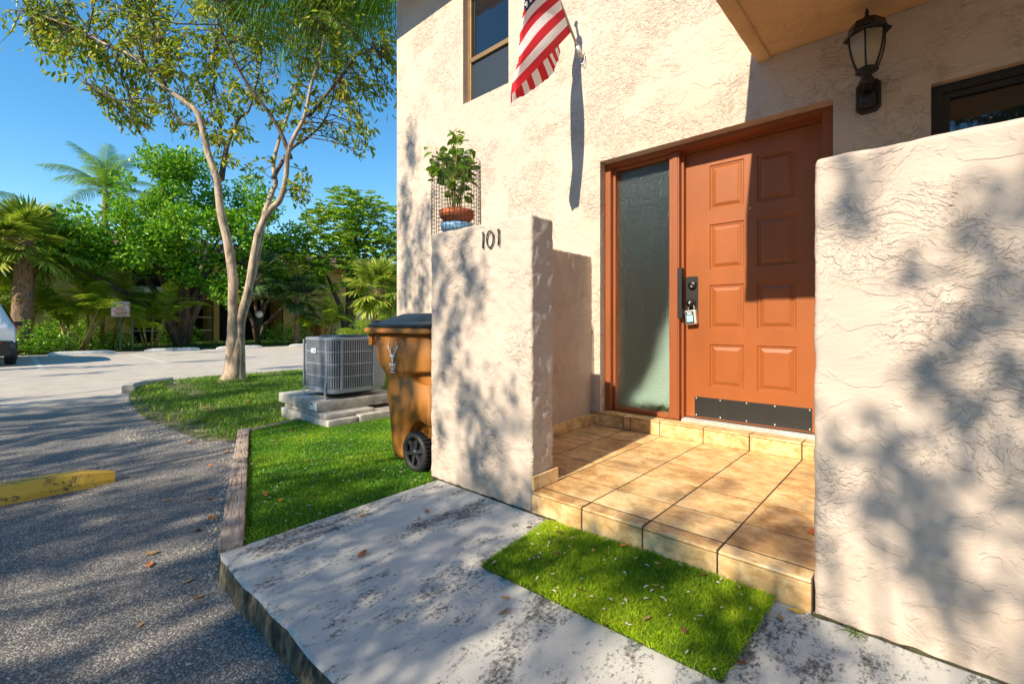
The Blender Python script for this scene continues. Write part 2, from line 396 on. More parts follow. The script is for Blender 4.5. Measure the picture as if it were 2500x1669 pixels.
def yellowpaint():
    m, nt, b = newmat('worn_yellow_paint'); v = coords(nt)
    n = noise(nt, coords(nt, (1, .5, 1)), 14, 6, .7, .5); k = math_(nt, 'ADD', math_(nt, 'MULTIPLY', n, .7), math_(nt, 'MULTIPLY', noise(nt, v, 70, 3), .3))
    c = mixc(nt, maprange(nt, noise(nt, v, 5, 3), .3, .7), (.58, .34, .03), (.72, .46, .06))
    L(nt, mixc(nt, maprange(nt, k, .53, .60, 0, .85), c, (.06, .05, .03)), b.inputs['Base Color']); b.inputs['Roughness'].default_value = .7
    bump(nt, b, k, .006); return m
M['yellow'] = yellowpaint()
M['line'] = simple('worn_white_line', (.62, .6, .56), .85, 0, .25, 20)
def flagmat():
    m, nt, b = newmat('striped_flag_cloth'); uv = nd(nt, 'UVMap').outputs[0]; s = nd(nt, 'SeparateXYZ', {0: uv}); u, v = s.outputs[0], s.outputs[1]
    st = math_(nt, 'LESS_THAN', math_(nt, 'MODULO', math_(nt, 'MULTIPLY', v, 13.), 2.), 1.)
    c = mixc(nt, st, (.82, .80, .78), (.60, .012, .025))
    canton = math_(nt, 'MULTIPLY', math_(nt, 'LESS_THAN', u, .4), math_(nt, 'GREATER_THAN', v, 6/13))
    su = math_(nt, 'SUBTRACT', math_(nt, 'FRACT', math_(nt, 'MULTIPLY', u, 15.)), .5); sv = math_(nt, 'SUBTRACT', math_(nt, 'FRACT', math_(nt, 'MULTIPLY', math_(nt, 'SUBTRACT', v, 6/13), 9.3)), .5)
    rr = math_(nt, 'ADD', math_(nt, 'MULTIPLY', su, su), math_(nt, 'MULTIPLY', sv, sv)); star = math_(nt, 'LESS_THAN', rr, .07)
    c = mixc(nt, canton, c, mixc(nt, star, (.012, .018, .11), (.82, .8, .78)))
    L(nt, c, b.inputs['Base Color']); b.inputs['Roughness'].default_value = .75
    bump(nt, b, noise(nt, coords(nt, (1, 1, 1)), 26, 4, .6), .01, .5)
    t = nd(nt, 'BsdfTranslucent'); L(nt, c, t.inputs[0]); mx = nd(nt, 'MixShader', {0: .35}); L(nt, b.outputs[0], mx.inputs[1]); L(nt, t.outputs[0], mx.inputs[2])
    L(nt, mx.outputs[0], nt.nodes['Material Output'].inputs[0]); return m
M['flag'] = flagmat()
M['terracotta'] = simple('terracotta_clay', (.50, .135, .05), .8, 0, .2, 12)
M['blue'] = simple('pale_blue_glaze', (.22, .42, .66), .4)
M['binbody'] = simple('orange_brown_plastic', (.37, .145, .022), .6, 0, .06, 9, .0015, 220)
M['binlid'] = simple('black_plastic_lid', (.02, .022, .026), .35, 0, .2, 8, .001, 200)
M['tyre'] = simple('black_rubber', (.02, .02, .021), .6)
M['white'] = simple('white_print', (.85, .84, .8), .6, 0, .05)
M['acgrey'] = simple('grey_enamelled_steel', (.26, .295, .345), .4, .2, .1)
M['coil'] = simple('dark_coil_fins', (.02, .03, .045), .5, .3, .3, 50)
M['galv'] = simple('galvanised_strap', (.6, .61, .62), .4, .7)
M['badge_blue'] = simple('badge_blue', (.02, .22, .48), .4)
M['ink'] = simple('dark_ink', (.03, .03, .035), .6)
M['trunk'] = bark('pale_smooth_bark', (.16, .12, .085), (.56, .43, .31))
M['limb'] = bark('brown_limb_bark', (.05, .036, .025), (.22, .155, .105))
M['bark_dark'] = bark('dark_bark', (.05, .035, .022), (.17, .12, .08))
M['palmbark'] = bark('palm_bark', (.08, .045, .025), (.32, .2, .12), 14)
M['cane'] = simple('yellow_green_cane', (.28, .22, .06), .6, 0, .4, 6)
M['tree_leaf'] = leafmat('sparse_olive_leaves', [(0, (.04, .10, .010)), (.35, (.15, .25, .015)), (.7, (.42, .46, .025)), (.93, (.62, .5, .04)), (1, (.40, .14, .02))], .45)
M['ficus'] = leafmat('bright_green_leaves', [(0, (.03, .17, .008)), (.5, (.12, .36, .01)), (.9, (.29, .54, .015)), (1, (.42, .6, .03))], .4, .3)
M['scheff'] = leafmat('schefflera_leaves', [(0, (.04, .15, .01)), (.5, (.17, .36, .012)), (1, (.42, .54, .03))], .4, .3)
M['palm'] = leafmat('palm_leaves', [(0, (.07, .16, .015)), (.5, (.22, .34, .03)), (.85, (.50, .54, .07)), (1, (.65, .5, .1))], .4, .4)
M['queen'] = leafmat('feather_palm_leaves', [(0, (.05, .17, .015)), (.6, (.13, .31, .03)), (1, (.28, .44, .08))], .4, .4)
M['fan_dark'] = leafmat('blue_green_fan_leaves', [(0, (.02, .07, .03)), (.6, (.05, .125, .05)), (1, (.16, .2, .06))], .25, .4)
M['areca'] = leafmat('areca_leaves', [(0, (.06, .16, .01)), (.6, (.20, .34, .015)), (1, (.55, .5, .03))], .45, .4)
M['basil'] = leafmat('basil_leaves', [(0, (.05, .14, .01)), (.6, (.11, .24, .015)), (1, (.24, .34, .03))], .35, .4)
M['oak'] = leafmat('oak_leaves', [(0, (.03, .075, .012)), (1, (.09, .14, .02))], .1)
M['dryleaf'] = simple('dry_orange_leaf', (.42, .13, .03), .7, 0, .5, 25)
M['petal'] = simple('pale_fallen_petal', (.66, .58, .47), .8, 0, .25, 30)
M['yellowwall'] = simple('ochre_stucco', (.56, .36, .10), .9, 0, .1, 3, .004, 30)
M['roofshingle'] = simple('brown_shingles', (.17, .085, .06), .9, 0, .35, 14, .01, 30)
M['whitebeam'] = simple('white_beam_paint', (.72, .68, .56), .7)
M['void'] = simple('painted_dark_shade', (.02, .018, .016), .8)  # deep shade painted as a near-black colour
M['carpaint'] = simple('white_car_paint', (.68, .69, .70), .25, 0, .03, 2, spec=.6, coat=.6)
M['carblack'] = simple('black_car_trim', (.012, .012, .014), .4)
M['carglass'] = glass_dark('car_glass', (.006, .008, .012), .04)
M['taillight'] = simple('red_tail_lamp', (.42, .01, .012), .2, coat=.5)
M['signwhite'] = simple('sign_white', (.78, .72, .72), .5)
M['signred'] = simple('sign_red', (.52, .04, .07), .5)
M['greenpost'] = simple('green_channel_post', (.015, .075, .05), .5)
M['greypost'] = simple('grey_green_post', (.07, .10, .06), .6)
M['globe'] = simple('opal_globe', (.82, .82, .8), .25)

# ================================================================== SETTING
def sheet(name, pts, z, mat, parent=None):
    mb = MB(); mb.add([(x, y, z) for x, y in pts], [list(range(len(pts)))]); return mb.build(name, mat, parent)
tag(sheet('parking_lot', [(-250, -250), (250, -250), (250, 250), (-250, 250)], -.105, M['asphalt']), kind='structure')
# lawn between drive and house
lawn_pts = [(-4.56, 1.43), (-4.95, 1.2), (-5.6, 1.13), (-6.4, 1.06), (-7.2, 1.08), (-8.1, 1.14), (-8.8, 1.24), (-9.3, 1.38), (-9.7, 1.7), (-9.95, 2.2), (-10.0, 3.0), (-9.9, 8.0), (-9.9, 16), (-5.0, 16), (-5.0, 3.3), (-4.5, 3.3), (-4.5, 1.9)]
tag(sheet('lawn', lawn_pts, -.098, M['soil']), kind='structure')
# planting strip in front of the building behind the lot
tag(sheet('planting_strip', [(-22.1, -14), (-22.1, 30), (-34, 30), (-34, -14)], -.085, M['soil']), kind='structure')
# walk slab
mb = MB(); X0, X1, Y0, Y1 = -2.20, 4.2, .595, 1.82
NX, NY = 130, 26; vs_ = []; fs = []
for j in range(NY+1):
    for i in range(NX+1):
        x = X0 + (X1-X0)*i/NX - (.045*j/NY if i == 0 else 0); y = Y0+(Y1-Y0)*((j-1)/(NY-1) if j else 0)+(.012 if j else 0)*(1-j/NY); z = 0
        if j == 0: y += .012*mnoise.noise((x*5, 1, 3))+.006*mnoise.noise((x*23, 1, 3)); z = -.007
        if j <= 1: y += 0 if j == 0 else .012*mnoise.noise((x*5, 1, 3))+.006*mnoise.noise((x*23, 1, 3))
        if j == 0 and i == 0: x += .02; y += .02
        vs_.append((x, y, z))
for j in range(NY):
    for i in range(NX): a = j*(NX+1)+i; fs.append((a, a+1, a+NX+2, a+NX+1))
mb.add(vs_, fs)
mb.m = 1; ev = [vs_[i] for i in range(NX, -1, -1)] + [vs_[j*(NX+1)] for j in range(1, NY+1)]
rows = 5; wv = []
for k in range(rows+1):
    t = k/rows
    for (x, y, z) in ev:
        n = mnoise.noise((x*14, y*14, t*4))*.012*(1 if 0 < k else 0)
        wv.append((x+.3*n, y+n-.008*t, z*(1-t)-.13*t))
E_ = len(ev); wf = [(k*E_+i, (k+1)*E_+i, (k+1)*E_+i+1, k*E_+i+1) for k in range(rows) for i in range(E_-1)]
mb.add(wv, wf, True)
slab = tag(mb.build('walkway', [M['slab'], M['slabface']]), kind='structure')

# ================================================================== TOWNHOUSE
YW = 3.36
house = thing('townhouse', 'cream stucco townhouse with a terracotta front door and porch overhang', 'house', (-2.0, YW, 0))
ops = [(-3.77, -3.095, 3.345, 4.70), (-2.05, -.432, -.2, 2.318), (.005, 1.45, 1.15, 2.252)]
xs = sorted({-5.03, 5.0, *[o[0] for o in ops], *[o[1] for o in ops]}); zs = sorted({-.2, 5.6, *[o[2] for o in ops], *[o[3] for o in ops]})
mb = MB()
def solid(x, z): return not any(o[0] < x < o[1] and o[2] < z < o[3] for o in ops)
for i in range(len(xs)-1):
    for j in range(len(zs)-1):
        a, b, c, d = xs[i], xs[i+1], zs[j], zs[j+1]
        if solid((a+b)/2, (c+d)/2):
            mb.add([(a, YW, c), (b, YW, c), (b, YW, d), (a, YW, d)], [(0, 1, 2, 3)])
for x0, x1, z0, z1 in ops:
    y2 = YW+.28
    mb.add([(x0, YW, z0), (x0-.028, y2, z0), (x0-.028, y2, z1), (x0, YW, z1)], [(0, 3, 2, 1)])
    mb.add([(x1, YW, z0), (x1, y2, z0), (x1, y2, z1), (x1, YW, z1)], [(0, 1, 2, 3)])
    mb.add([(x0, YW, z1), (x1, YW, z1), (x1, y2, z1), (x0, y2, z1)], [(0, 1, 2, 3)])
    mb.add([(x0, YW, z0), (x1, YW, z0), (x1, y2, z0), (x0, y2, z0)], [(0, 3, 2, 1)])
mb.build('wall', M['stucco'], house)
mb = MB(); mb.add([(-5.03, YW, -.2), (-5.03, 12, -.2), (-5.03, 12, 5.6), (-5.03, YW, 5.6)], [(0, 3, 2, 1)])
mb.add([(5, YW, -.2), (5, 12, -.2), (5, 12, 5.6), (5, YW, 5.6)], [(0, 1, 2, 3)]); mb.add([(-5.03, 12, -.2), (5, 12, -.2), (5, 12, 5.6), (-5.03, 12, 5.6)], [(0, 3, 2, 1)])
mb.build('side_wall', M['stucco'], house)
mb = MB(); mb.box(-5.03, 5.2, 2.66, 12.2, 5.145, 5.36); mb.box(-5.03, 5.2, 2.62, 2.66, 5.10, 5.40); mb.build('eave', M['ceiling'], house)
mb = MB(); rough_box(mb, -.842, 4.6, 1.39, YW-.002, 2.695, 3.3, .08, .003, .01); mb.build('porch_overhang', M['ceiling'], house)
mb = MB(); rough_box(mb, -.848, -.765, 1.385, YW-.002, 2.684, 2.75, .05, .002, .006); mb.build('overhang_trim', M['ceiling'], house)
# hall behind the door
mb = MB(); x0, x1, y0, y1, z0, z1 = -2.75, -.2, 3.63, 6.4, .20, 2.75
mb.add([(x0, y0, z0), (x1, y0, z0), (x1, y1, z0), (x0, y1, z0)], [(0, 1, 2, 3)])
mb.m = 1; P8 = [(x, y, z) for z in (z0, z1) for y in (y0, y1) for x in (x0, x1)]
mb.add(P8, [(4, 6, 7, 5), (2, 3, 7, 6), (0, 2, 6, 4), (1, 5, 7, 3)])
for a, b in ((x0, -2.05), (-.432, x1)): mb.add([(a, y0, z0), (b, y0, z0), (b, y0, z1), (a, y0, z1)], [(0, 3, 2, 1)])
mb.add([(-2.05, y0, 2.318), (-.432, y0, 2.318), (-.432, y0, z1), (-2.05, y0, z1)], [(0, 3, 2, 1)])
mb.build('entrance_hall', [M['roomfloor'], M['room']], house)

# ---- entrance frame
ZS, ZD0, ZD1, YD = .22, .244, 2.272, 3.567
fr = MB(); fr.box(-2.072, -2.008, 3.455, 3.63, ZS, 2.318); fr.box(-.50, -.432, 3.455, 3.63, ZS, 2.318); fr.box(-2.008, -.50, 3.455, 3.63, ZD1+.012, 2.318)
frame = fr.build('door_frame', M['frame'], house, .003)
st = MB(); st.box(-2.007, -1.985, 3.50, 3.63, ZS+.03, 2.283); st.box(-1.985, -1.505, 3.50, 3.63, 2.262, 2.283); st.box(-1.985, -1.505, 3.48, 3.63, ZS, ZS+.034)
st.build('glazing_stop', M['frame'], frame, .003)
mu = MB(); mu.box(-1.503, -1.425, 3.478, 3.63, ZS, 2.283); mu.box(-1.424, -1.406, 3.52, 3.63, ZS, 2.283); mu.box(-1.476, -1.436, 3.472, 3.4778, ZS+.01, 2.28)
mu.build('mullion', M['frame'], frame, .003)
ds = MB(); ds.box(-1.4058, -.5, 3.535, 3.565, ZD1+.0005, 2.2838); ds.box(-.514, -.5002, 3.52, 3.5655, ZS+.03, 2.272); ds.build('door_stop', M['frame'], frame, .002)
th = MB(); th.box(-1.4055, -.5002, 3.47, 3.62, ZS-.006, ZS+.014); th.box(-1.4052, -.5004, 3.50, 3.56, ZS+.0142, ZS+.019); th.build('threshold', M['alu'], frame, .002)
pane = MB().box(-1.986, -1.504, 3.55, 3.557, ZS+.033, 2.263).build('sidelight_pane', M['obscure'], house)

mb = MB(); vs_ = []; nn = 14
for i in range(nn+1):
    x = -2.05+.5*i/nn; top = .30+1.25*(i/nn)**1.9; yy = 3.86+.018*math.sin(i*1.9)
    vs_ += [(x, yy, .225), (x, yy+.01, .225+(top-.225)*.5), (x, yy+.03, top)]
mb.add(vs_, [q for i in range(nn) for q in ((3*i, 3*i+3, 3*i+4, 3*i+1), (3*i+1, 3*i+4, 3*i+5, 3*i+2))], True); mb.build('bright_patch_sheet', M['white'], house)  # white sheet added to make the bright patch behind the glass
hp = thing('leaf_patch', 'small green leaf cluster added behind the foot of the obscure sidelight glass', 'plant', (-1.63, 3.63, .22)); r3 = np.random.default_rng(8); aa = r3.uniform(0, 6.28, 60)  # guessed leaves added for the green blur at the glass foot
V, T, A = leaf_arrays(np.array([-1.62, 3.635, .225])+r3.normal(size=(60, 3))*np.array([.06, .012, .02]), np.stack([np.cos(aa), .2*np.sin(aa), r3.uniform(0, 1, 60)], 1), .06, .035, .1, r3); np_mesh('leaves', V, T, M['basil'], hp, A, kind='stuff')
# ---- front door: leaf with eight recessed panels
door_cols = [(-1.228, -.988), (-.903, -.663)]; door_rows = [(1.813, 2.146), (1.363, 1.703), (.92, 1.248), (.485, .805)]
dx = sorted({-1.4045, -.515, *[c for q in door_cols for c in q]}); dz = sorted({ZD0, ZD1-.001, *[c for q in door_rows for c in q]})
mb = MB()
for i in range(len(dx)-1):
    for j in range(len(dz)-1):
        cx_, cz_ = (dx[i]+dx[i+1])/2, (dz[j]+dz[j+1])/2
        if any(a < cx_ < b for a, b in door_cols) and any(a < cz_ < b for a, b in door_rows): continue
        mb.add([(dx[i], YD, dz[j]), (dx[i+1], YD, dz[j]), (dx[i+1], YD, dz[j+1]), (dx[i], YD, dz[j+1])], [(0, 1, 2, 3)])
mb.box(-1.4045, -.515, YD+.018, YD+.04, ZD0, ZD1-.001)
mb.add([(-1.4045, YD, ZD0), (-1.4045, YD+.04, ZD0), (-1.4045, YD+.04, ZD1), (-1.4045, YD, ZD1)], [(0, 3, 2, 1)])
mb.add([(-1.4045, YD, ZD0), (-.515, YD, ZD0), (-.515, YD+.04, ZD0), (-1.4045, YD+.04, ZD0)], [(0, 3, 2, 1)])
door = mb.build('front_door', M['door'], house)
for (a, b) in door_cols:
    for (c, d) in door_rows:
        mb = MB(); prof = [(0, 0), (.007, .009), (.016, .009), (.020, .013), (.045, .002), (.052, .002)]
        rings = [[(a+i_, YD+y, c+i_), (b-i_, YD+y, c+i_), (b-i_, YD+y, d-i_), (a+i_, YD+y, d-i_)] for i_, y in prof]
        mb.loft(rings, cap=False); n0 = len(mb.v)-4; mb.f.append([n0, n0+1, n0+2, n0+3]); mb.sm.append(False); mb.mi.append(0)
        mb.build('door_panel', M['door'], door)
mb = MB().box(-1.338, -.572, YD-.004, YD-.0005, .252, .402); mb.build('kick_plate', M['kick'], door, .001)
for x in (-1.326, -1.15, -.97, -.79, -.585):
    for z in (.264, .391):
        MB().lathe((x, YD-.004, z), [(.0001, -.003), (.004, -.003), (.006, 0)], 8, axis='Y').build('screw', M['screw'], door)
MB().loft([[(p.x, YD-.0035, p.y) for p in rrect(-1.403, -1.312, .998, 1.322, .012, 0)][::-1], [(p.x, YD-.0005, p.y) for p in rrect(-1.403, -1.312, .998, 1.322, .012, 0)][::-1]]).build('lock_plate', M['kick'], door)
MB().lathe((-1.354, YD-.0036, 1.256), [(.0001, -.02), (.024, -.02), (.031, -.014), (.034, 0)], 24, axis='Y').build('deadbolt', M['black'], door)
MB().lathe((-1.356, YD-.0236, 1.242), [(.0001, -.003), (.006, -.003), (.006, .004)], 12, axis='Y').build('keyhole', M['screw'], door)
MB().lathe((-1.357, YD-.0036, 1.116), [(.0001, -.062), (.016, -.062), (.026, -.054), (.027, -.04), (.014, -.026), (.012, -.012), (.028, -.008), (.033, 0)], 24, axis='Y').build('door_knob', M['black'], door)
MB().lathe((-1.357, YD-.066, 1.116), [(.0001, -.002), (.006, -.002), (.007, 0)], 12, axis='Y').build('keyhole', M['screw'], door)
MB().lathe((-.949, YD, 1.892), [(.0001, -.002), (.005, -.002), (.006, .001)], 10, axis='Y').build('peephole', M['black'], door)
MB().lathe((-.949, YD, 1.781), [(.0001, -.003), (.005, -.003), (.008, .001)], 10, axis='Y').build('peephole', M['screw'], door)
mb = MB(); mb.box(-1.447, -1.4035, 3.4735, 3.4775, 1.0, 1.385); mb.box(-1.4065, -1.4035, 3.4777, 3.53, 1.0, 1.385); strike = mb.build('latch_guard', M['kick'], frame)
# hanging key lockbox
lb = thing('key_lockbox', 'small grey key lockbox with pale blue dial hanging from the door knob', 'lockbox', (-1.352, YD-.03, .955))
mb = MB(); T_ = Matrix.Translation((-1.352, YD-.030, 1.007)) @ Matrix.Rotation(R(-6), 4, 'Y')
def lb_box(x0, x1, y0, y1, z0, z1): return MB().box(x0, x1, y0, y1, z0, z1, T_)
lb_box(-.042, .042, -.022, .022, -.055, .055).build('case', M['alu'], lb, .008)
lb_box(-.034, .026, -.026, -.0225, -.046, .046).build('front_cover', M['ink'], lb, .003)
lb_box(-.027, .02, -.029, -.0265, -.034, .018).build('dial', simple('dial_cyan', (.35, .72, .74), .4, 0, .5, 160), lb, .001)
lb_box(-.02, .014, -.0285, -.0265, .026, .038).build('label_plate', M['white'], lb)
MB().tube([(-1.352+.022*math.cos(R(a)), YD-.034, 1.065+.055*max(0, math.sin(R(a)))) for a in range(0, 181, 15)], .004, 8).build('shackle', M['alu'], lb)

# ---- upstairs window
def window(parent, x0, x1, z0, z1, y, fmat, rail=None, name='window'):
    f = MB(); t = .045
    f.box(x0-.012, x0+t, y, y+.06, z0, z1); f.box(x1-t, x1, y, y+.06, z0, z1); f.box(x0+t, x1-t, y, y+.06, z0, z0+t); f.box(x0+t, x1-t, y, y+.06, z1-t, z1)
    o = f.build(name, fmat, parent, .003)
    return o, t
wo, t = window(house, -3.765, -3.10, 3.35, 4.695, YW+.07, M['bronze'], name='upstairs_window')
MB().box(-3.72, -3.145, YW+.06, YW+.11, 3.80, 3.85).build('meeting_rail', M['bronze'], wo, .003)
MB().box(-3.72, -3.145, YW+.10, YW+.105, 3.851, 4.65).build('pane', M['winglass'], wo)
MB().box(-3.72, -3.145, YW+.085, YW+.09, 3.396, 3.799).build('insect_screen', M['screen'], wo)
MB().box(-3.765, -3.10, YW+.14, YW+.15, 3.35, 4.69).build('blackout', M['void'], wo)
wo, t = window(house, .008, 1.447, 1.153, 2.249, YW+.045, M['darkframe'], name='porch_window')
MB().box(.053, 1.402, YW+.075, YW+.08, 1.199, 2.203).build('pane', M['winglass'], wo)
MB().box(.0535, .08, YW+.055, YW+.074, 1.2, 2.202).build('sash', M['darkframe'], wo); MB().box(.081, 1.40, YW+.055, YW+.074, 2.17, 2.202).build('sash', M['darkframe'], wo)

# ================================================================== PORCH
porch = MB(); porch.box(-1.497, -.288, 1.806, 1.99, -.02, .1101); porch.box(-2.128, 1.5, 1.99, 3.345, -.02, .1100); porch.box(-2.128, 1.5, 3.35, 3.47, -.02, .2155)
porch = tag(porch.build('porch_floor', M['grout']), kind='structure')
g = .0036
def tile(x0, x1, y0, y1, z0, z1, name='floor_tile', bev=.0012):
    x0 += random.uniform(-.0008, .0008); dz_ = random.uniform(-.0003, .0004)
    return MB().box(x0+g, x1-g, y0, y1, z0, z1+dz_).build(name, M['tile'], porch, bev)
colx = [-2.128, -2.106, -1.803, -1.4975, -1.196, -.8935, -.591, -.288, .015, .318, .62]
rowy = [2.118, 2.425, 2.732, 3.04, 3.352]
for i in range(len(colx)-1):
    a, b = colx[i], colx[i+1]
    if b-a < .05: continue
    front = -1.5 < (a+b)/2 < -.29
    sh = random.uniform(-.006, .006)
    ys = [1.883 if front else 2.004] + [y+sh for y in rowy[:-1]] + [3.349]
    for j in range(len(ys)-1): tile(a, b, ys[j]+g, ys[j+1]-g, .09, .111)
    if front:
        tile(a, b, 1.797, 1.883-g, .099, .1115, 'nosing_tile', .005)
        tile(a, b, 1.798, 1.81, .002, .0965, 'riser_tile')
for a, b in ((-2.126, -1.83), (-1.83, -1.765), (-1.765, -1.52), (-1.52, -1.196), (-1.196, -.8935), (-.8935, -.591), (-.591, -.288), (-.288, .015)):
    tile(a, b, 3.344, 3.352, .1125, .203, 'riser_tile'); tile(a, b, 3.341, 3.468, .206, .2195, 'sill_tile', .004)
for y0, y1 in ((2.005, 2.3), (2.3, 2.61), (2.61, 2.92), (2.92, 3.34)): MB().box(-2.128, -2.047-.055*(y0-2.0), y0+g, y1-g, .1125, .20).build('skirting_tile', M['tile'], porch, .003)
MB().box(-1.4985, -1.486, 1.80, 2.012, .1125, .186).build('skirting_tile', M['tile'], porch, .004)

# ---- garden walls
pw = thing('porch_wall', 'low cream stucco corner wall carrying the house number beside the trash bin', 'wall', (-1.9, 1.9, 0))
rough_box(MB(), -2.325, -1.50, 1.80, 2.0, -.03, 1.522, .012, .0052, .014, 19, skew=.010).build('front_wall', M['stucco_wall'], pw)
rough_box(MB(), -2.32, -2.06, 1.995, 3.372, -.03, 1.53, .016, .0055, .014, 18, skew=.075).build('return_wall', M['stucco_wall'], pw)
def digit(paths, name):
    mb = MB()
    for p in paths: mb.tube([(x, 1.789, z) for x, z in p], [.0045]*len(p), 6)
    o = mb.build(name, M['ink'], pw); return o
digit([[(-1.848, 1.462), (-1.840, 1.470), (-1.841, 1.425), (-1.843, 1.379)]], 'house_number_digit')
digit([[(-1.787+.025*math.sin(R(a)), 1.424+.045*math.cos(R(a))) for a in range(0, 361, 15)]], 'house_number_digit')
digit([[(-1.730, 1.462), (-1.720, 1.471), (-1.721, 1.425), (-1.723, 1.380)]], 'house_number_digit')
rw = thing('privacy_wall', 'head high cream stucco privacy wall standing right of the tiled porch', 'wall', (1.2, 1.9, 0))
rough_box(MB(), -.284, 3.4, 1.80, 2.0, -.03, 1.508, .02, .0045, .016, 12).build('front_wall', M['stucco_wall'], rw)
rough_box(MB(), 1.5, 1.7, 1.995, 3.372, -.03, 1.5, .06, .004, .012).build('return_wall', M['stucco_wall'], rw)
# mortar and moss line at the foot of the walls
def foot(x0, x1, name):
    mb = MB(); n = int((x1-x0)/.012)
    p = [(x0+(x1-x0)*i/n, 1.797-.004*mnoise.noise((i*.3, 0, 0)), .002) for i in range(n+1)]
    mb.tube(p, [max(.002, .006+.007*mnoise.noise((i*.21, 5, 0))) for i in range(n+1)], 5); return mb.build(name, M['footdirt'], slab)
M['footdirt'] = simple('dirt_and_moss', (.05, .045, .02), 1, 0, .6, 30, .01, 80)
foot(-2.31, -1.30, 'dirt_seam'); foot(-.29, 1.2, 'dirt_seam')


# ================================================================== WALL LANTERN
LX, LY = -.262, 3.25
lan = thing('wall_lantern', 'black six sided wall lantern with frosted panes mounted above the porch', 'lantern', (LX, YW, 2.14))
mb = MB(); oc = [(LX+.058*a, z) for a, z in ((-.6, 2.175), (.6, 2.175), (1, 2.2), (1, 2.335), (.6, 2.36), (-.6, 2.36), (-1, 2.335), (-1, 2.2))]
mb.loft([[(x, YW-.001, z) for x, z in oc], [(x, YW-.02, z) for x, z in oc], [(LX+(x-LX)*.82, YW-.03, 2.268+(z-2.268)*.86) for x, z in oc]]); mb.build('backplate', M['black'], lan)
mb = MB(); mb.box(LX-.036, LX+.036, 3.262, YW-.03, 2.19, 2.265); mb.build('sensor_housing', M['black'], lan, .012)
MB().box(LX-.02, LX+.02, 3.2595, 3.2615, 2.205, 2.235).build('sensor_lens', M['ink'], lan)
MB().tube([(LX, YW-.03, 2.285), (LX, 3.30, 2.285), (LX, LY+.01, 2.30), (LX, LY, 2.335)], [.018, .018, .02, .022], 10).build('arm', M['black'], lan)
MB().lathe((LX, LY, 0), [(.0001, 2.31), (.032, 2.31), (.036, 2.325), (.024, 2.345), (.03, 2.365), (.055, 2.375), (.05, 2.388), (.0001, 2.39)], 12).build('collar', M['black'], lan)
prof = [(.048, 2.386), (.066, 2.43), (.08, 2.48), (.088, 2.53), (.089, 2.575)]

m_, nt_, b_ = newmat('seeded_lantern_glass'); b_.inputs['Base Color'].default_value = (.62, .52, .36, 1); b_.inputs['Roughness'].default_value = .25
tr_ = nd(nt_, 'BsdfTransparent', {'Color': (.85, .78, .62, 1)}); mx_ = nd(nt_, 'MixShader', {0: .5}); L(nt_, b_.outputs[0], mx_.inputs[1]); L(nt_, tr_.outputs[0], mx_.inputs[2]); L(nt_, mx_.outputs[0], nt_.nodes['Material Output'].inputs[0])
M['lampglass'] = m_
for k in range(6):
    a0, a1 = R(60*k+30), R(60*k+90)
    pth = [(LX+r*math.cos(a0), LY+r*math.sin(a0), z) for r, z in prof]
    MB().tube(pth, .005, 6).build('cage_bar', M['black'], lan)
    mb = MB(); vs_ = []
    for r, z in prof:
        for a in (a0, a1): vs_.append((LX+.985*r*math.cos(a), LY+.985*r*math.sin(a), z))
    mb.add(vs_, [(2*i, 2*i+1, 2*i+3, 2*i+2) for i in range(len(prof)-1)]); mb.build('pane', M['lampglass'], lan)
mb = MB(); mb.lathe((LX, LY, 0), [(.085, 2.572), (.108, 2.575), (.112, 2.585), (.095, 2.598), (.088, 2.615), (.082, 2.64), (.05, 2.66), (.03, 2.664), (.0001, 2.665)], 6, False)
mb.build('lantern_roof', M['black'], lan)
MB().lathe((LX, LY, 0), [(.016, 2.66), (.012, 2.672), (.018, 2.68), (.008, 2.69), (.011, 2.705), (.006, 2.722), (.0001, 2.735)], 10).build('finial', M['black'], lan)
MB().lathe((LX, LY, 0), [(.0001, 2.395), (.016, 2.395), (.016, 2.46), (.024, 2.49), (.018, 2.53), (.0001, 2.545)], 12).build('bulb', M['globe'], lan)

for ch in lan.children:                                  # the lamp head hangs a hand further out on its arm
    if ch.name.split('.')[0] in ('collar', 'cage_bar', 'pane', 'lantern_roof', 'finial', 'bulb'):
        for v in ch.data.vertices:
            q = v.co+lan.location; v.co = Vector((q.x*.968, q.y-.10, .965+(q.z-.965)*.968))-lan.location
    elif ch.name.startswith('arm'):
        for v in ch.data.vertices:
            q = v.co+lan.location
            if q.y < 3.31: v.co.y -= .10*min(1, (3.31-q.y)/.05)

# ================================================================== FLAG
BX, BZ = -2.221, 3.235
pd = Vector((-.004, -.688, .725)).normalized(); pb = Vector((BX, YW-.03, BZ+.02))
fp = thing('flagpole', 'grey flagpole slanting out from a bracket on the stucco wall', 'flagpole', (BX, YW, BZ))
mb = MB(); mb.loft([[(BX+.028*math.cos(R(a)), YW-.001, BZ+.045*math.sin(R(a))) for a in range(0, 360, 30)][::-1], [(BX+.026*math.cos(R(a)), YW-.008, BZ+.043*math.sin(R(a))) for a in range(0, 360, 30)][::-1]]); mb.build('bracket_plate', M['alu'], fp)
MB().tube([pb-pd*.015, pb+pd*.085], .019, 12).build('bracket_socket', M['alu'], fp)
MB().tube([(BX+.03, YW-.02, BZ+.04), (BX+.035, YW-.05, BZ-.01), (BX+.02, YW-.04, BZ-.05), (BX+.0, YW-.03, BZ-.03)], .004, 6).build('cleat', M['ink'], fp)
MB().tube([pb+pd*.02, pb+pd*1.5], .011, 10).build('pole', simple('grey_painted_pole', (.36, .36, .33), .4), fp)
MB().lathe(pb+pd*1.5, [(.0001, -.02), (.018, -.012), (.022, .004), (.014, .02), (.0001, .026)], 10).build('finial', M['alu'], fp)
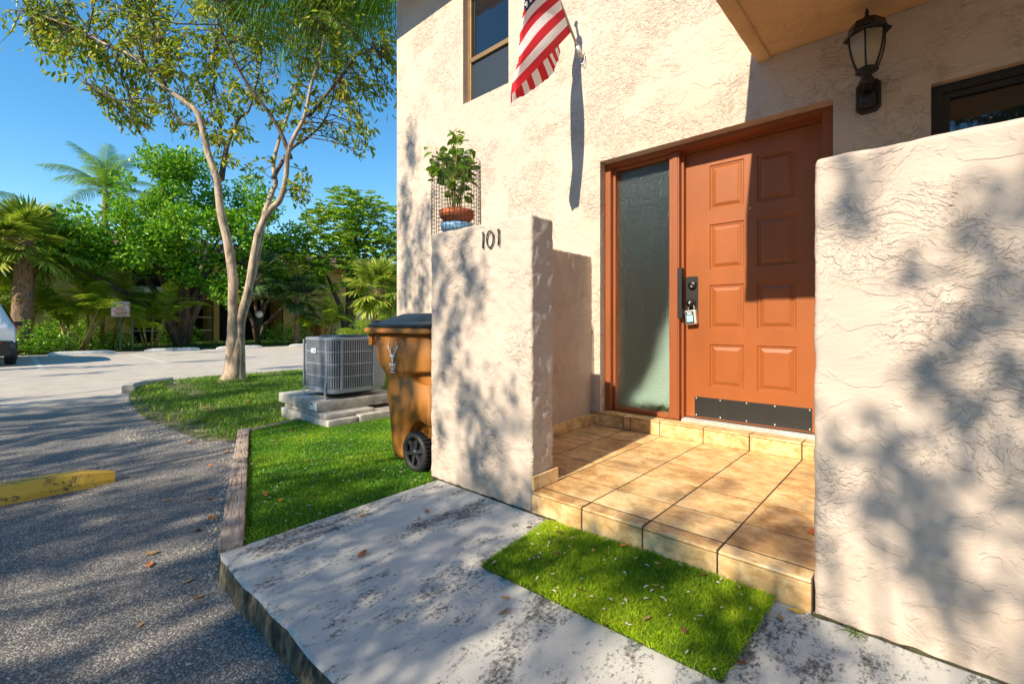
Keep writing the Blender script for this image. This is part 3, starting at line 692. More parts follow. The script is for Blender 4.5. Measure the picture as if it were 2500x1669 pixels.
# limp cloth: hoist along the pole, upper part folds back on itself
H_, L_ = .80, 1.16; S0 = .20; NS, NT = 52, 60
foldp = [(2.45, 2.40), (2.46, 2.62), (2.53, 2.98), (2.63, 3.38), (2.66, 3.9), (2.66, 4.4)]
def fold_y(z):
    for (y0, z0), (y1, z1) in zip(foldp, foldp[1:]):
        if z0 <= z <= z1: return y0+(y1-y0)*(z-z0)/(z1-z0)
    return foldp[0][0] if z < foldp[0][1] else foldp[-1][0]
vs_ = []; uvs = []
for i in range(NS+1):
    s = H_*i/NS; P0 = pb + pd*(S0+s)
    y, z, x = P0.y, P0.z, P0.x+.012; back = 0.; ang = R(43-9*i/NS)
    for j in range(NT+1):
        t = j/NT; u = t*L_
        rip = .030*math.sin(9.5*s+2.2*t+.5)*min(1, 3*t) + .016*math.sin(21*s-3*t)*t
        bx = -.035 - .05*min(1, back*5) if back > 0 else 0
        vs_.append((x + rip*(.6 if back else 1) + bx + .02*math.sin(7*z), y+.010*math.sin(15*s+4*t)*t, z)); uvs.append((t, i/NS))
        st_ = L_/NT
        if back == 0 and y - math.sin(ang)*st_ < fold_y(z): back = 1e-4
        if back:
            back += st_; a2 = R(30); y += .74*math.sin(a2+.1)*st_; z -= .74*math.cos(a2+.1)*st_
        else: y -= math.sin(ang+.10*math.sin(6*t+5*s))*st_; z -= math.cos(ang)*st_
mb = MB(); mb.add(vs_, [(i*(NT+1)+j, i*(NT+1)+j+1, (i+1)*(NT+1)+j+1, (i+1)*(NT+1)+j) for i in range(NS) for j in range(NT)], True)
flag = thing('flag', 'limp red and white striped flag hanging from the slanted pole', 'flag', (BX, 3.2, 2.6))
fo = mb.build('cloth', M['flag'], flag)
uvl = fo.data.uv_layers.new(name='UVMap')
for lp in fo.data.loops: uvl.data[lp.index].uv = uvs[lp.vertex_index]

# ================================================================== POTTED BASIL ON THE WALL
PX, PY, PZ = -2.19, 1.90, 1.528
dish = thing('blue_dish', 'pale blue dish under the terracotta pot on the wall', 'dish', (PX, PY, PZ))
MB().lathe((PX, PY, PZ), [(.0001, .002), (.085, 0), (.098, .02), (.103, .05), (.097, .05), (.09, .02), (.0001, .012)], 28).build('bowl', M['blue'], dish)
pot = thing('potted_plant', 'leafy green herb in a terracotta pot on top of the number wall', 'plant', (PX, PY, PZ+.045))
pz = PZ+.046
MB().lathe((PX, PY, pz), [(.0001, -.03), (.07, -.03), (.092, .045), (.105, .047), (.108, .088), (.100, .088), (.095, .06), (.0001, .055)], 28).build('pot', M['terracotta'], pot)
MB().lathe((PX, PY, pz), [(.0001, .07), (.05, .072), (.096, .066)], 20).build('soil', M['ink'], pot)
stem = MB(); lp_ = []; ld = []; r2 = np.random.default_rng(5)
tips = [(-.20, -.02, .49), (-.10, .03, .52), (.02, .0, .56), (.10, -.03, .47), (.17, .02, .40), (-.14, -.05, .36), (.06, .05, .38), (-.05, -.07, .33), (.13, -.06, .30), (-.16, .04, .43), (-.02, .06, .45), (.09, .02, .17), (-.10, -.04, .24), (.12, .03, .22)]
for (tx, ty, tz) in tips:
    b0 = Vector((PX+r2.normal(0, .02), PY+r2.normal(0, .02), pz+.06)); b1 = Vector((PX-.02+tx*.82, PY+ty*1.4, pz+.06+tz*.98))
    mid = b0.lerp(b1, .5)+Vector((-.3*tx*.5, 0, .03)); pth = [b0, b0.lerp(mid, .5)+Vector((0, 0, .01)), mid, mid.lerp(b1, .6)+Vector((0, 0, .012)), b1]
    stem.tube(pth, [.004, .0035, .003, .0025, .0015], 5)
    for q in range(16 if tz > .27 else 7):
        k = r2.uniform(.38, 1.0); p = pth[2].lerp(pth[4], (k-.4)/.6) if k > .4 else pth[2]
        lp_.append((p.x+r2.normal(0, .018), p.y+r2.normal(0, .018), p.z+r2.normal(0, .016))); a = r2.uniform(0, 6.28); ld.append((math.cos(a), math.sin(a), r2.uniform(-.7, .35)))
stem.build('stem', M['cane'], pot)
V, T, A = leaf_arrays(np.array(lp_), np.array(ld), r2.uniform(.05, .085, len(lp_)), r2.uniform(.03, .048, len(lp_)), .18, r2)
np_mesh('leaves', V, T, M['basil'], pot, A, kind='stuff')
cg = thing('wire_cage', 'round green-black wire mesh cage standing around the potted herb', 'cage', (PX-.02, PY+.01, PZ))
M['wire'] = simple('dark_green_wire', (.012, .022, .016), .5)
CX, CY, CR, CH = PX-.025, PY+.012, .195, .45
mb = MB(); mb2 = MB()
for k in range(42):
    a = 2*math.pi*k/42; x, y = CX+CR*math.cos(a), CY+CR*.62*math.sin(a); tilt = .97
    mb.tube([(x, y, PZ-.004), (CX+(x-CX)*tilt, CY+(y-CY)*tilt, PZ+CH+.03*math.cos(a+2))], .0015, 4)
for j in range(18):
    z = PZ+.004+CH*j/18; sc2 = 1-.03*j/18
    mb2.tube([(CX+CR*sc2*math.cos(R(a)), CY+CR*.62*sc2*math.sin(R(a)), z) for a in range(0, 361, 12)], .0014, 4)
mb.build('upright_wires', M['wire'], cg); mb2.build('hoop_wires', M['wire'], cg)

# ================================================================== TRASH BIN
def boolean_cut(me, cutters):
    o = bpy.data.objects.new('work', me); COL.objects.link(o); cs = []
    for c in cutters:
        co = bpy.data.objects.new('cut', c); COL.objects.link(co); cs.append(co)
        m = o.modifiers.new('b', 'BOOLEAN'); m.operation = 'DIFFERENCE'; m.object = co; m.solver = 'EXACT'
    bpy.context.view_layer.update()
    out = bpy.data.meshes.new_from_object(o.evaluated_get(bpy.context.evaluated_depsgraph_get()))
    for q in [o]+cs: bpy.data.objects.remove(q)
    return out
bn = thing('trash_bin', 'tall orange brown trash bin with a black lid behind the number wall', 'trash bin', (-2.7, 2.12, 0))
secs = [(.02, -2.86, -2.43, 1.87, 2.37, .05), (.06, -2.868, -2.42, 1.862, 2.38, .05), (.3, -2.90, -2.41, 1.852, 2.39, .055), (.56, -2.938, -2.40, 1.845, 2.40, .055), (.605, -2.948, -2.395, 1.843, 2.40, .055),
        (.625, -2.972, -2.39, 1.842, 2.40, .06), (.66, -3.018, -2.385, 1.84, 2.405, .06), (.72, -3.05, -2.38, 1.838, 2.41, .06), (.89, -3.082, -2.375, 1.832, 2.415, .06)]
mb = MB(); off = rootloc(bn)
mb.loft([[Vector(p)-off for p in rrect(x0, x1, y0, y1, r, z, 5)] for z, x0, x1, y0, y1, r in secs], True, True)
def cyl_cut(cx_, cz_, rx, rz_, y0, y1, n=28):
    c = MB(); rg = lambda y, k: [Vector((cx_+k*rx*math.cos(2*math.pi*i/n), y, cz_+k*rz_*math.sin(2*math.pi*i/n)))-off for i in range(n)]
    c.loft([rg(y1, .8), rg(y0, 1.0)]); return c.mesh('cut')
me = boolean_cut(mb.mesh('bin_body'), [cyl_cut(-2.5, .13, .165, .21, 1.75, 1.925), cyl_cut(-2.40, .60, .23, .05, 1.75, 1.885)])
me.materials.clear(); body = link('body', me, M['binbody'], bn)
mb = MB(); mb.loft([rrect(-3.15, -2.36, 1.795, 2.455, .06, .893, 5), rrect(-3.157, -2.355, 1.79, 2.46, .065, .902, 5), rrect(-3.15, -2.36, 1.795, 2.455, .06, .928, 5)]); mb.build('rim', M['binbody'], bn)
mb = MB()
for k in range(4): mb.box(-3.125+.012*k, -3.118+.012*k, 1.84, 2.41, .80, .8875)
mb.build('lift_ribs', M['binbody'], bn)
mb = MB(); mb.loft([rrect(-3.12, -2.34, 1.80, 2.45, .07, .931, 5), rrect(-3.125, -2.335, 1.795, 2.455, .07, .95, 5), rrect(-3.09, -2.34, 1.82, 2.43, .07, .962, 5), rrect(-3.05, -2.36, 1.86, 2.39, .06, .972, 5), rrect(-2.89, -2.37, 1.97, 2.28, .03, 1.03, 5), rrect(-2.86, -2.375, 1.99, 2.26, .02, 1.033, 5)])
lid = mb.build('lid', M['binlid'], bn)
MB().tube([(-3.10, 1.86, .972), (-3.14, 1.95, .975), (-3.14, 2.3, .975), (-3.10, 2.39, .972)], .014, 8).build('lid_grip', M['binlid'], lid)
def wheel(y, nm='wheel'):
    wx, wz, wr = -2.5, .118, .125
    mb = MB(); mb.lathe((wx, y, wz), [(.088, .012), (.092, -.002), (.108, -.008), (wr-.006, -.004), (wr, .01), (wr, .05), (wr-.01, .058), (.088, .058)], 32, True, 'Y')
    for k in range(30):
        a = 2*math.pi*k/30; T2 = Matrix.Translation((wx, y+.03, wz)) @ Matrix.Rotation(-a, 4, 'Y'); mb.box(wr-.004, wr+.005, -.028, .024, -.005, .005, T2)
    o = mb.build(nm, M['tyre'], bn)
    mb = MB(); mb.lathe((wx, y, wz), [(.0001, .03), (.089, .03)], 28, False, 'Y'); mb.lathe((wx, y, wz), [(.0001, -.004), (.018, -.004), (.022, .004), (.022, .03)], 16, True, 'Y')
    for k in range(6):
        T2 = Matrix.Translation((wx, y, wz)) @ Matrix.Rotation(-R(60*k+15), 4, 'Y'); mb.box(.015, .09, .004, .029, -.011, .011, T2)
    mb.build('hub', simple('dark_grey_plastic', (.035, .036, .04), .4), o)
wheel(1.80)
w2 = MB().lathe((-2.5, 2.36, .118), [(.0001, 0), (.12, 0), (.125, .01), (.125, .05), (.12, .058), (.0001, .058)], 24, True, 'Y').build('wheel', M['tyre'], bn)
MB().tube([(-2.5, 1.84, .118), (-2.5, 2.37, .118)], .01, 8).build('axle', M['alu'], bn)
# printed deer emblem with two lines of small print
em = MB(); ey = 1.834
ex, ez = -2.795, .70
def stroke(pts, w0, w1):
    n = len(pts)-1; pp = [(p[0], p[1]) for p in pts]; vs_ = []
    for i, (x, z) in enumerate(pp):
        a = Vector(pp[min(i+1, n)])-Vector(pp[max(i-1, 0)]); a.normalize(); ww = w0+(w1-w0)*i/n
        yy = 1.8295-.0
        K = lambda X_, Z_: (ex+(X_-ex)*1.3, yy, ez+.01+(Z_-ez)*1.3)
        vs_ += [K(x-a.y*ww, z+a.x*ww), K(x+a.y*ww, z-a.x*ww)]
    em.add(vs_, [(2*i, 2*i+1, 2*i+3, 2*i+2) for i in range(n)])
ex, ez = -2.795, .70
for s in (-1, 1):
    stroke([(ex+s*.008, ez+.02), (ex+s*.03, ez+.045), (ex+s*.037, ez+.07), (ex+s*.033, ez+.10)], .0035, .0012)
    stroke([(ex+s*.022, ez+.035), (ex+s*.016, ez+.055), (ex+s*.018, ez+.066)], .003, .0012)
    stroke([(ex+s*.034, ez+.055), (ex+s*.047, ez+.066), (ex+s*.05, ez+.078)], .0028, .0012)
    stroke([(ex+s*.004, ez+.012), (ex+s*.02, ez+.02), (ex+s*.026, ez+.018)], .005, .001)
stroke([(ex, ez+.026), (ex, ez+.008), (ex, ez-.018)], .011, .005)
stroke([(ex-.032, ez-.027), (ex+.032, ez-.027)], .0042, .0042)
stroke([(ex-.03, ez-.042), (ex-.005, ez-.036), (ex+.034, ez-.044)], .002, .002)
stroke([(ex-.014, ez-.053), (ex+.016, ez-.053)], .0038, .0038); stroke([(ex-.018, ez-.069), (ex+.024, ez-.069)], .003, .003)
em.build('deer_emblem', M['white'], bn)

# ================================================================== AIR CONDITIONER ON ITS PADS
ac = thing('air_conditioner', 'grey slatted air conditioner unit on a stacked concrete pad', 'air conditioner', (-4.7, 2.48, .2))
ax0, ax1, ay0, ay1 = -5.02, -4.38, 2.17, 2.77
per = rrect(ax0, ax1, ay0, ay1, .09, 0, 6)
def offset_ring(d, z): return rrect(ax0+d, ax1-d, ay0+d, ay1-d, .09-d*.6, z, 6)
MB().loft([offset_ring(.03, .27), offset_ring(.03, .80)]).build('coil', M['coil'], ac)
mb = MB(); mb.loft([offset_ring(-.004, .785), offset_ring(-.006, .80), offset_ring(-.004, .812), offset_ring(.02, .816)]); mb.build('top_cover', M['acgrey'], ac)
MB().lathe((-4.7, 2.47, .816), [(.25, 0), (.25, .012), (.235, .018), (.0001, .022)], 32).build('fan_guard', M['coil'], ac)
mb = MB(); mb.loft([offset_ring(-.003, .258), offset_ring(-.003, .302)]); mb.build('base_pan', M['acgrey'], ac)
MB().loft([rrect(-4.95, -4.45, 2.24, 2.7, .08, .235, 5), rrect(-4.98, -4.42, 2.21, 2.73, .08, .2575, 5)]).build('drain_pan', M['black'], ac)
# arc-length stations along the rounded perimeter for the louvre bars
PP = per+[per[0]]; seg = [(PP[i+1]-PP[i]).length for i in range(len(PP)-1)]; tot = sum(seg)
def at_len(s):
    s %= tot
    for i, l in enumerate(seg):
        if s <= l and l > 1e-9: return PP[i].lerp(PP[i+1], s/l), (PP[i+1]-PP[i]).normalized()
        s -= l
    return PP[0], Vector((1, 0, 0))
def bars(n, wd, z0, z1, name):
    mb = MB()
    for k in range(n):
        p, d = at_len(tot*k/n); nrm_ = Vector((d.y, -d.x, 0)); T2 = Matrix(((d.x, nrm_.x, 0, p.x), (d.y, nrm_.y, 0, p.y), (0, 0, 1, 0), (0, 0, 0, 1)))
        mb.box(-wd/2, wd/2, -.014, 0, z0, z1, T2)
    return mb.build(name, M['acgrey'], ac, kind='stuff')
bars(96, .0115, .302, .785, 'louvre_bars')
for z in (.415, .54, .665):
    mb = MB(); mb.loft([offset_ring(-.0015, z), offset_ring(-.0015, z+.014)], False); mb.build('louvre_band', M['acgrey'], ac)
for (x, y) in ((ax0+.006, ay0+.006), (ax1-.10, ay0-.003), (ax1+.003, ay0+.10), (ax1+.003, ay1-.14), (ax0+.02, ay0-.003)):
    MB().box(x-.012, x+.012, y-.003, y+.012, .29, .79).build('corner_post', M['acgrey'], ac)
MB().box(ax1-.002, ax1+.008, ay1-.125, ay1-.005, .29, .79).build('service_panel', M['acgrey'], ac, .003)
mb = MB(); mb.box(-4.80, -4.70, ay0-.012, ay0-.004, .655, .70); bd = mb.build('badge', M['white'], ac); MB().box(-4.765, -4.705, ay0-.0135, ay0-.0122, .668, .682).build('badge_print', M['badge_blue'], bd)
for (x, y) in ((ax0+.02, ay0-.005), (ax1-.11, ay0-.01)):
    mb = MB(); mb.box(x-.022, x+.022, y-.004, y, .2005, .36 if x > -4.8 else .27); hd = mb.build('tie_down_strap', M['galv'], ac)
    if x > -4.8:
        for q in range(7): MB().box(x-.014+.012*(q % 2)*2-.003, x-.008+.012*(q % 2)*2, y-.005, y-.0041, .215+.019*q, .228+.019*q).build('strap_slot', M['ink'], hd)
def block(name, label, x0, x1, y0, y1, z0, z1, cat='paver', group=None, amp=.004):
    t = thing(name, label, cat, ((x0+x1)/2, (y0+y1)/2, z0), 0, group)
    rough_box(MB(), x0, x1, y0, y1, z0, z1, .04, amp, .008, 7).build('block', M['concrete'], t); return t
pad = block('equipment_pad', 'wide grey concrete pad carrying the air conditioner', -5.32, -4.355, 2.03, 2.95, .10, .20, 'pad')
mb = MB(); mb.box(-4.53, -4.372, 2.0215, 2.0235, .115, .188); s_ = mb.build('sticker', M['white'], pad); MB().box(-4.52, -4.46, 2.0205, 2.0212, .165, .18).build('sticker_print', M['ink'], s_)
block('concrete_paver', 'thin concrete paver wedged under the left end of the air conditioner pad', -5.20, -4.74, 2.05, 2.4, .052, .098, group='pavers under the pad')
block('concrete_paver', 'thin concrete paver under the near corner of the air conditioner pad', -4.73, -4.21, 2.03, 2.55, .052, .098, group='pavers under the pad')
block('concrete_paver', 'thick concrete block at the very bottom of the pad stack, near corner', -5.22, -4.14, 2.02, 2.33, -.06, .05, group='pavers under the pad')
block('concrete_paver', 'long concrete block at the bottom of the pad stack beside the trash bin', -4.62, -4.13, 2.34, 2.95, -.06, .06, group='pavers under the pad')

# ================================================================== TIMBER EDGING
def timber(name, label, p0, p1, wd, z0, z1, group=None):
    p0 = Vector(p0); p1 = Vector(p1); d = p1-p0; Lg = d.length; c = (p0+p1)/2
    o = thing(name, label, 'timber', (c.x, c.y, z0), math.atan2(d.y, d.x), group)
    mb = MB(); rough_box(mb, -Lg/2, Lg/2, -wd/2, wd/2, 0, z1-z0, .03, .004, .006, 11)
    mb.build('beam', M['wood'], o, local=True); return o
a_ = Vector((-2.205, .648, 0)); b_ = Vector((-4.58, 1.448, 0)); j_ = a_.lerp(b_, .585)
t1 = timber('edging_timber', 'long weathered timber edging the turf next to the concrete walk', a_, a_.lerp(b_, .58), .092, -.10, .022, 'timber edging along the turf')
MB().lathe((.5*(a_-j_).length*0+.62, .0, .1225), [(.0001, .003), (.011, .002), (.013, 0)], 12).build('spike_head', M['ink'], t1, local=True)
timber('edging_timber', 'shorter weathered timber at the lawn end of the turf edging', j_, b_, .088, -.10, .018, 'timber edging along the turf')
timber('edging_timber', 'narrow dark timber running from the turf corner to the pavers', (-4.56, 1.50, 0), (-4.72, 2.0, 0), .05, -.08, .004, 'timber edging along the turf')

# ================================================================== TURF, MAT, LAWN
def inside(poly, x, y):
    c = np.zeros(len(x), bool); n = len(poly)
    for i in range(n):
        (x0, y0), (x1, y1) = poly[i], poly[(i+1) % n]
        if y0 == y1: continue
        k = ((y0 > y) != (y1 > y)) & (x < (x1-x0)*(y-y0)/(y1-y0)+x0); c ^= k
    return c
def scatter(poly, n, r):
    xs_, ys_ = zip(*poly); X = r.uniform(min(xs_), max(xs_), n); Y = r.uniform(min(ys_), max(ys_), n); k = inside(poly, X, Y); return X[k], Y[k]
def blades(X, Y, z, h, wd, r, lean=.45, comb=(0, 0)):
    N = len(X); hh = h*r.uniform(.6, 1.25, N); a = r.uniform(0, 6.283, N); ln = r.uniform(.1, 1, N)*lean
    d = np.stack([np.cos(a)*ln+comb[0], np.sin(a)*ln+comb[1], np.ones(N)], 1); sd = r.uniform(0, 6.283, N)
    S = np.stack([np.cos(sd), np.sin(sd), np.zeros(N)], 1)*wd*.5; P = np.stack([X, Y, np.broadcast_to(z, N)], 1); d = norm(d)*hh[:, None]
    mid = P+d*.55; tip = P+d+np.stack([np.cos(a), np.sin(a), -np.ones(N)*.3], 1)*hh[:, None]*.25
    V = np.stack([P-S, P+S, mid+S*.8, mid-S*.8, tip], 1).reshape(-1, 3); b = (np.arange(N)*5)[:, None]
    T = np.concatenate([b+np.array(t) for t in ((0, 1, 2), (0, 2, 3), (3, 2, 4))], 1).reshape(-1, 3)
    tone = np.clip(r.normal(.45, .22, N)+.25*np.sin(X*7.1+1)*np.sin(Y*6.3), 0, 1); return V, T, np.repeat(tone, 5)
turf_pts = [(-2.27, 1.82), (-2.215, .70), (-4.56, 1.50), (-4.68, 1.99), (-4.13, 2.02), (-4.13, 3.35), (-2.335, 3.35), (-2.335, 1.82)]
tag(sheet('turf', turf_pts, -.012, M['turfbase']), kind='structure')
X, Y = scatter(turf_pts, 190000, rng); V, T, A = blades(X, Y, -.012, .018, .0042, rng, .8)
tag(np_mesh('turf_grass', V, T, M['turf'], None, A), 'short even artificial turf between the timber edging and the bin', 'turf', kind='stuff')
# door mat of artificial grass
mat_pts = [(-1.352, 1.752), (-1.300, 1.262), (-.414, 1.287), (-.400, 1.788), (-.85, 1.785)]
mt = thing('turf_mat', 'green artificial grass mat lying in front of the porch step', 'mat', (-.87, 1.52, 0))
mb = MB(); mb.loft([[Vector((x, y, .004)) for x, y in mat_pts], [Vector((x, y, .010)) for x, y in mat_pts]]); mb.build('backing', M['turfbase'], mt)
X, Y = scatter(mat_pts, 80000, rng); X = X+rng.normal(0, .004, len(X)); Y = Y+rng.normal(0, .004, len(X))
V, T, A = blades(X, Y, .009, .024, .0038, rng, 1.3, (-.1, -.15)); np_mesh('pile', V, T, M['mat'], mt, A, kind='stuff')
# natural lawn
X, Y = scatter(lawn_pts, 260000, rng)
keep = (Y < 5.2) & ~((X > -5.35) & (X < -4.1) & (Y > 2.0) & (Y < 3)) & ~((X > -5.03) & (Y > 3.3))
n_ = np.array([mnoise.noise((float(x)*1.3, float(y)*1.3, 0)) for x, y in zip(X, Y)]); edge = np.clip((Y-1.1)/.5, .12, 1)
keep &= (rng.random(len(X)) < edge*np.clip(.85+1.5*n_, .05, 1)) & ~((np.hypot((X+8.5)/1.0, (Y-1.85)/.16) < 1) & (rng.random(len(X)) < .85))
X, Y = X[keep], Y[keep]; V, T, A = blades(X, Y, -.098+.04*np.clip((Y-1.15)/.6, 0, 1), .062, .008, rng, .9)
tag(np_mesh('lawn_grass', V, T, M['lawn'], None, A), 'uneven natural lawn grass around the forked tree', 'grass', kind='stuff')
# kerb at the lawn tip and the far kerb of the lawn
kb = thing('kerb', 'curved concrete kerb at the tip of the lawn', 'kerb', (-9.6, 1.6, -.1))
pth = [(-9.02, 1.26), (-9.3, 1.33), (-9.62, 1.55), (-9.86, 1.95)]
mb = MB(); L1 = []; 
for i, (x, y) in enumerate(pth):
    d = Vector(pth[min(i+1, len(pth)-1)])-Vector(pth[max(i-1, 0)]); d.normalize(); n2 = Vector((-d.y, d.x))
    L1.append([(x+n2.x*q, y+n2.y*q, z) for q, z in ((-.075, -.12), (-.07, .0), (-.05, .02), (.06, .022), (.075, .0), (.075, -.12))])
mb.loft(L1, True, False); mb.build('kerbstone', M['concrete'], kb)

# ================================================================== FORKED TREE ON THE LAWN
def smooth_path(p, n=4):
    p = [Vector(q) for q in p]; out = []
    for i in range(len(p)-1):
        p0, p1, p2, p3 = p[max(i-1, 0)], p[i], p[i+1], p[min(i+2, len(p)-1)]
        for k in range(n):
            t = k/n; out.append(.5*((2*p1)+(p2-p0)*t+(2*p0-5*p1+4*p2-p3)*t*t+(3*p1-p0-3*p2+p3)*t**3))
    out.append(p[-1]); return out
TB = Vector((-9.16, 2.77, -.06)); TA = Vector((.741, .672, 0)); TD = Vector((-.672, .741, 0))
tree = thing('forked_tree', 'slender forked tree with pale bark and sparse leaves on the lawn', 'tree', TB)
limbs = {
 'L0': ([(-.10, -.1), (-.06, .3), (-.02, .7), (.0, 1.0), (.01, 1.39), (.02, 1.74), (-.05, 2.34), (-.15, 2.83), (-.18, 3.19), (-.2, 3.48), (-.34, 3.92), (-.48, 4.54), (-.66, 4.73), (-1.0, 4.98), (-1.21, 5.23), (-1.5, 5.48), (-2.02, 5.7), (-2.34, 5.88), (-3.18, 6.19)], .125, -.03, -.5),
 'L1': ([(-.2, 3.48), (-.18, 3.8), (-.16, 4.14), (-.09, 4.46), (-.04, 4.7), (.06, 4.86), (.11, 5.26), (.18, 5.84), (.11, 6.5)], .06, -.1, .6),
 'L2': ([(-.16, 4.09), (-.33, 4.27), (-.42, 4.48), (-.59, 5.08), (-.77, 5.55), (-.88, 6.06), (-.99, 6.57)], .045, 0, 1.0),
 'L3': ([(-.48, 4.4), (-.69, 4.37), (-.93, 4.61), (-1.18, 4.68), (-1.53, 4.59), (-1.86, 4.75)], .03, -.25, -.9),
 'L4': ([(-1.0, 4.98), (-1.28, 5.48), (-1.46, 5.92), (-1.79, 6.28), (-2.15, 6.65)], .035, -.3, .5),
 'R0': ([(.07, 1.0), (.21, 1.68), (.28, 2.05), (.33, 2.44), (.37, 2.88), (.49, 3.36), (.53, 3.58), (.45, 3.92), (.5, 4.36), (.58, 4.73), (.66, 5.11), (.71, 5.48), (.84, 5.99), (.91, 6.57)], .085, .04, .9),
 'R1': ([(.53, 3.62), (.62, 3.86), (.8, 4.24), (1.05, 4.48), (1.28, 4.82), (1.39, 5.26), (1.42, 5.84), (1.35, 6.5)], .05, .25, 1.1),
 'S0': ([(.07, -.1), (.07, .3), (.08, .7), (.10, .95), (.15, 1.17), (.28, 1.62), (.39, 2.22), (.49, 2.59), (.71, 2.95), (.88, 3.1), (1.0, 3.48), (1.05, 3.87), (1.15, 4.11), (1.37, 4.51), (1.49, 4.98), (1.61, 5.32), (1.77, 5.85), (1.86, 6.35), (1.93, 6.72)], .105, .02, -.5),
 'S1': ([(1.05, 3.83), (.93, 4.24), (.77, 4.57), (.55, 4.89), (.4, 5.29), (.28, 5.82), (.33, 6.43)], .05, -.15, -1.2),
 'S2': ([(1.38, 4.54), (1.71, 4.89), (1.99, 5.16), (2.3, 5.45), (2.59, 5.46), (2.92, 5.51)], .04, -.2, -.7)}
def tp(a, z, d): return TB + TA*a + TD*d + Vector((0, 0, z+.06))
mb = MB(); limb_pts = []
mb.tube(smooth_path([tp(-.10, -.12, 0), tp(-.04, .1, 0), tp(0, .35, 0), tp(.03, .7, 0), tp(.05, 1.05, 0)]), [.22, .195, .175, .16, .15, .142, .135, .13, .125, .12, .115, .11, .1, .09, .08, .07, .05], 14)
tb_ = mb.build('trunk', M['trunk'], tree)
for nm, (pts, r0, d0, d1) in limbs.items():
    n = len(pts); p3 = [tp(a, z, d0+(d1-d0)*(i/(n-1))**1.3) for i, (a, z) in enumerate(pts)]
    sp = smooth_path(p3, 4); m_ = len(sp)-1
    rad = [max(.006, .86*r0*(1-.88*(i/m_)**.85)*(1+.08*mnoise.noise((i*.5, r0*90, 0)))) for i in range(m_+1)]
    MB().tube(sp, rad, 10).build('limb', M['trunk'] if nm in ('L0', 'S0', 'R0') else M['limb'], tree); limb_pts += sp[len(sp)//3:]
LP = np.array([tuple(p) for p in limb_pts])
crown = [(-3.76, 6.21, .37), (-3.47, 5.92, .51), (-3.1, 6.35, .44), (-2.74, 6.28, .51), (-2.74, 5.62, .51), (-2.08, 5.26, .51), (-1.79, 6.06, .66), (-2.37, 5.99, .58), (-1.06, 6.06, .73), (-.91, 5.4, .51), (-1.42, 4.67, .4), (-2.01, 4.97, .37), (-2.08, 4.64, .26), (-1.72, 4.46, .22), (-.33, 5.84, .8), (-.11, 5.04, .51), (.33, 6.28, .8), (.91, 5.99, .8), (.77, 5.11, .44), (1.35, 5.7, .73), (1.93, 5.99, .73), (2.23, 5.26, .58), (2.15, 4.6, .44), (2.37, 4.16, .22), (2.59, 5.77, .44), (2.66, 4.89, .33), (1.2, 4.6, .29), (-.11, 4.31, .37), (.11, 3.83, .18), (1.1, 3.25, .26), (-.69, 4.31, .22), (-1.28, 5.19, .44), (-.69, 6.43, .66), (-1.79, 6.57, .66), (1.86, 6.57, .73), (-.6, 7.2, .8), (.6, 7.3, .8), (1.7, 7.2, .7), (-1.9, 7.2, .7)]
rt_ = np.random.default_rng(21); tw = MB(); LPos = []; LDir = []
for (a, z, r_) in crown:
    for q in range(int(17*(r_/.5)**1.6)+5):
        v = rt_.normal(size=3)*r_*.55; tgt = np.array(tp(a+v[0], z+v[1], v[2]*1.9))
        i = np.argmin(np.linalg.norm(LP-tgt, axis=1)+rt_.random(len(LP))*.25); s = LP[i]; dist = np.linalg.norm(tgt-s)
        if dist > 2.0: s = tgt-(tgt-s)*.9/dist; dist = .9
        bend = rt_.normal(size=3)*.10*dist; bend[2] += .10*dist
        m1 = s+(tgt-s)*.35+bend; m2 = s+(tgt-s)*.7+bend*.9+rt_.normal(size=3)*.04
        r0 = .004+.006*min(dist, 1.2); tw.tube([s, m1, m2, tgt], [r0, r0*.8, r0*.55, .0025], 4, False)
        for l in range(rt_.integers(7, 16)):
            t = rt_.uniform(.45, 1.0); p = (m1+(m2-m1)*(t-.35)/.35 if t < .7 else m2+(tgt-m2)*(t-.7)/.3)+rt_.normal(size=3)*.045
            d = (tgt-m2)/max(np.linalg.norm(tgt-m2), 1e-6)*.6+rt_.normal(size=3)*.6; d[2] -= .45; LPos.append(p); LDir.append(d)
tw.build('twigs', M['bark_dark'], tree, kind='stuff')
LPos = np.array(LPos); nl = len(LPos); V, T, A = leaf_arrays(LPos, np.array(LDir), rt_.uniform(.085, .15, nl), rt_.uniform(.036, .056, nl), .2, rt_)
np_mesh('crown', V, T, M['tree_leaf'], tree, A, kind='stuff')

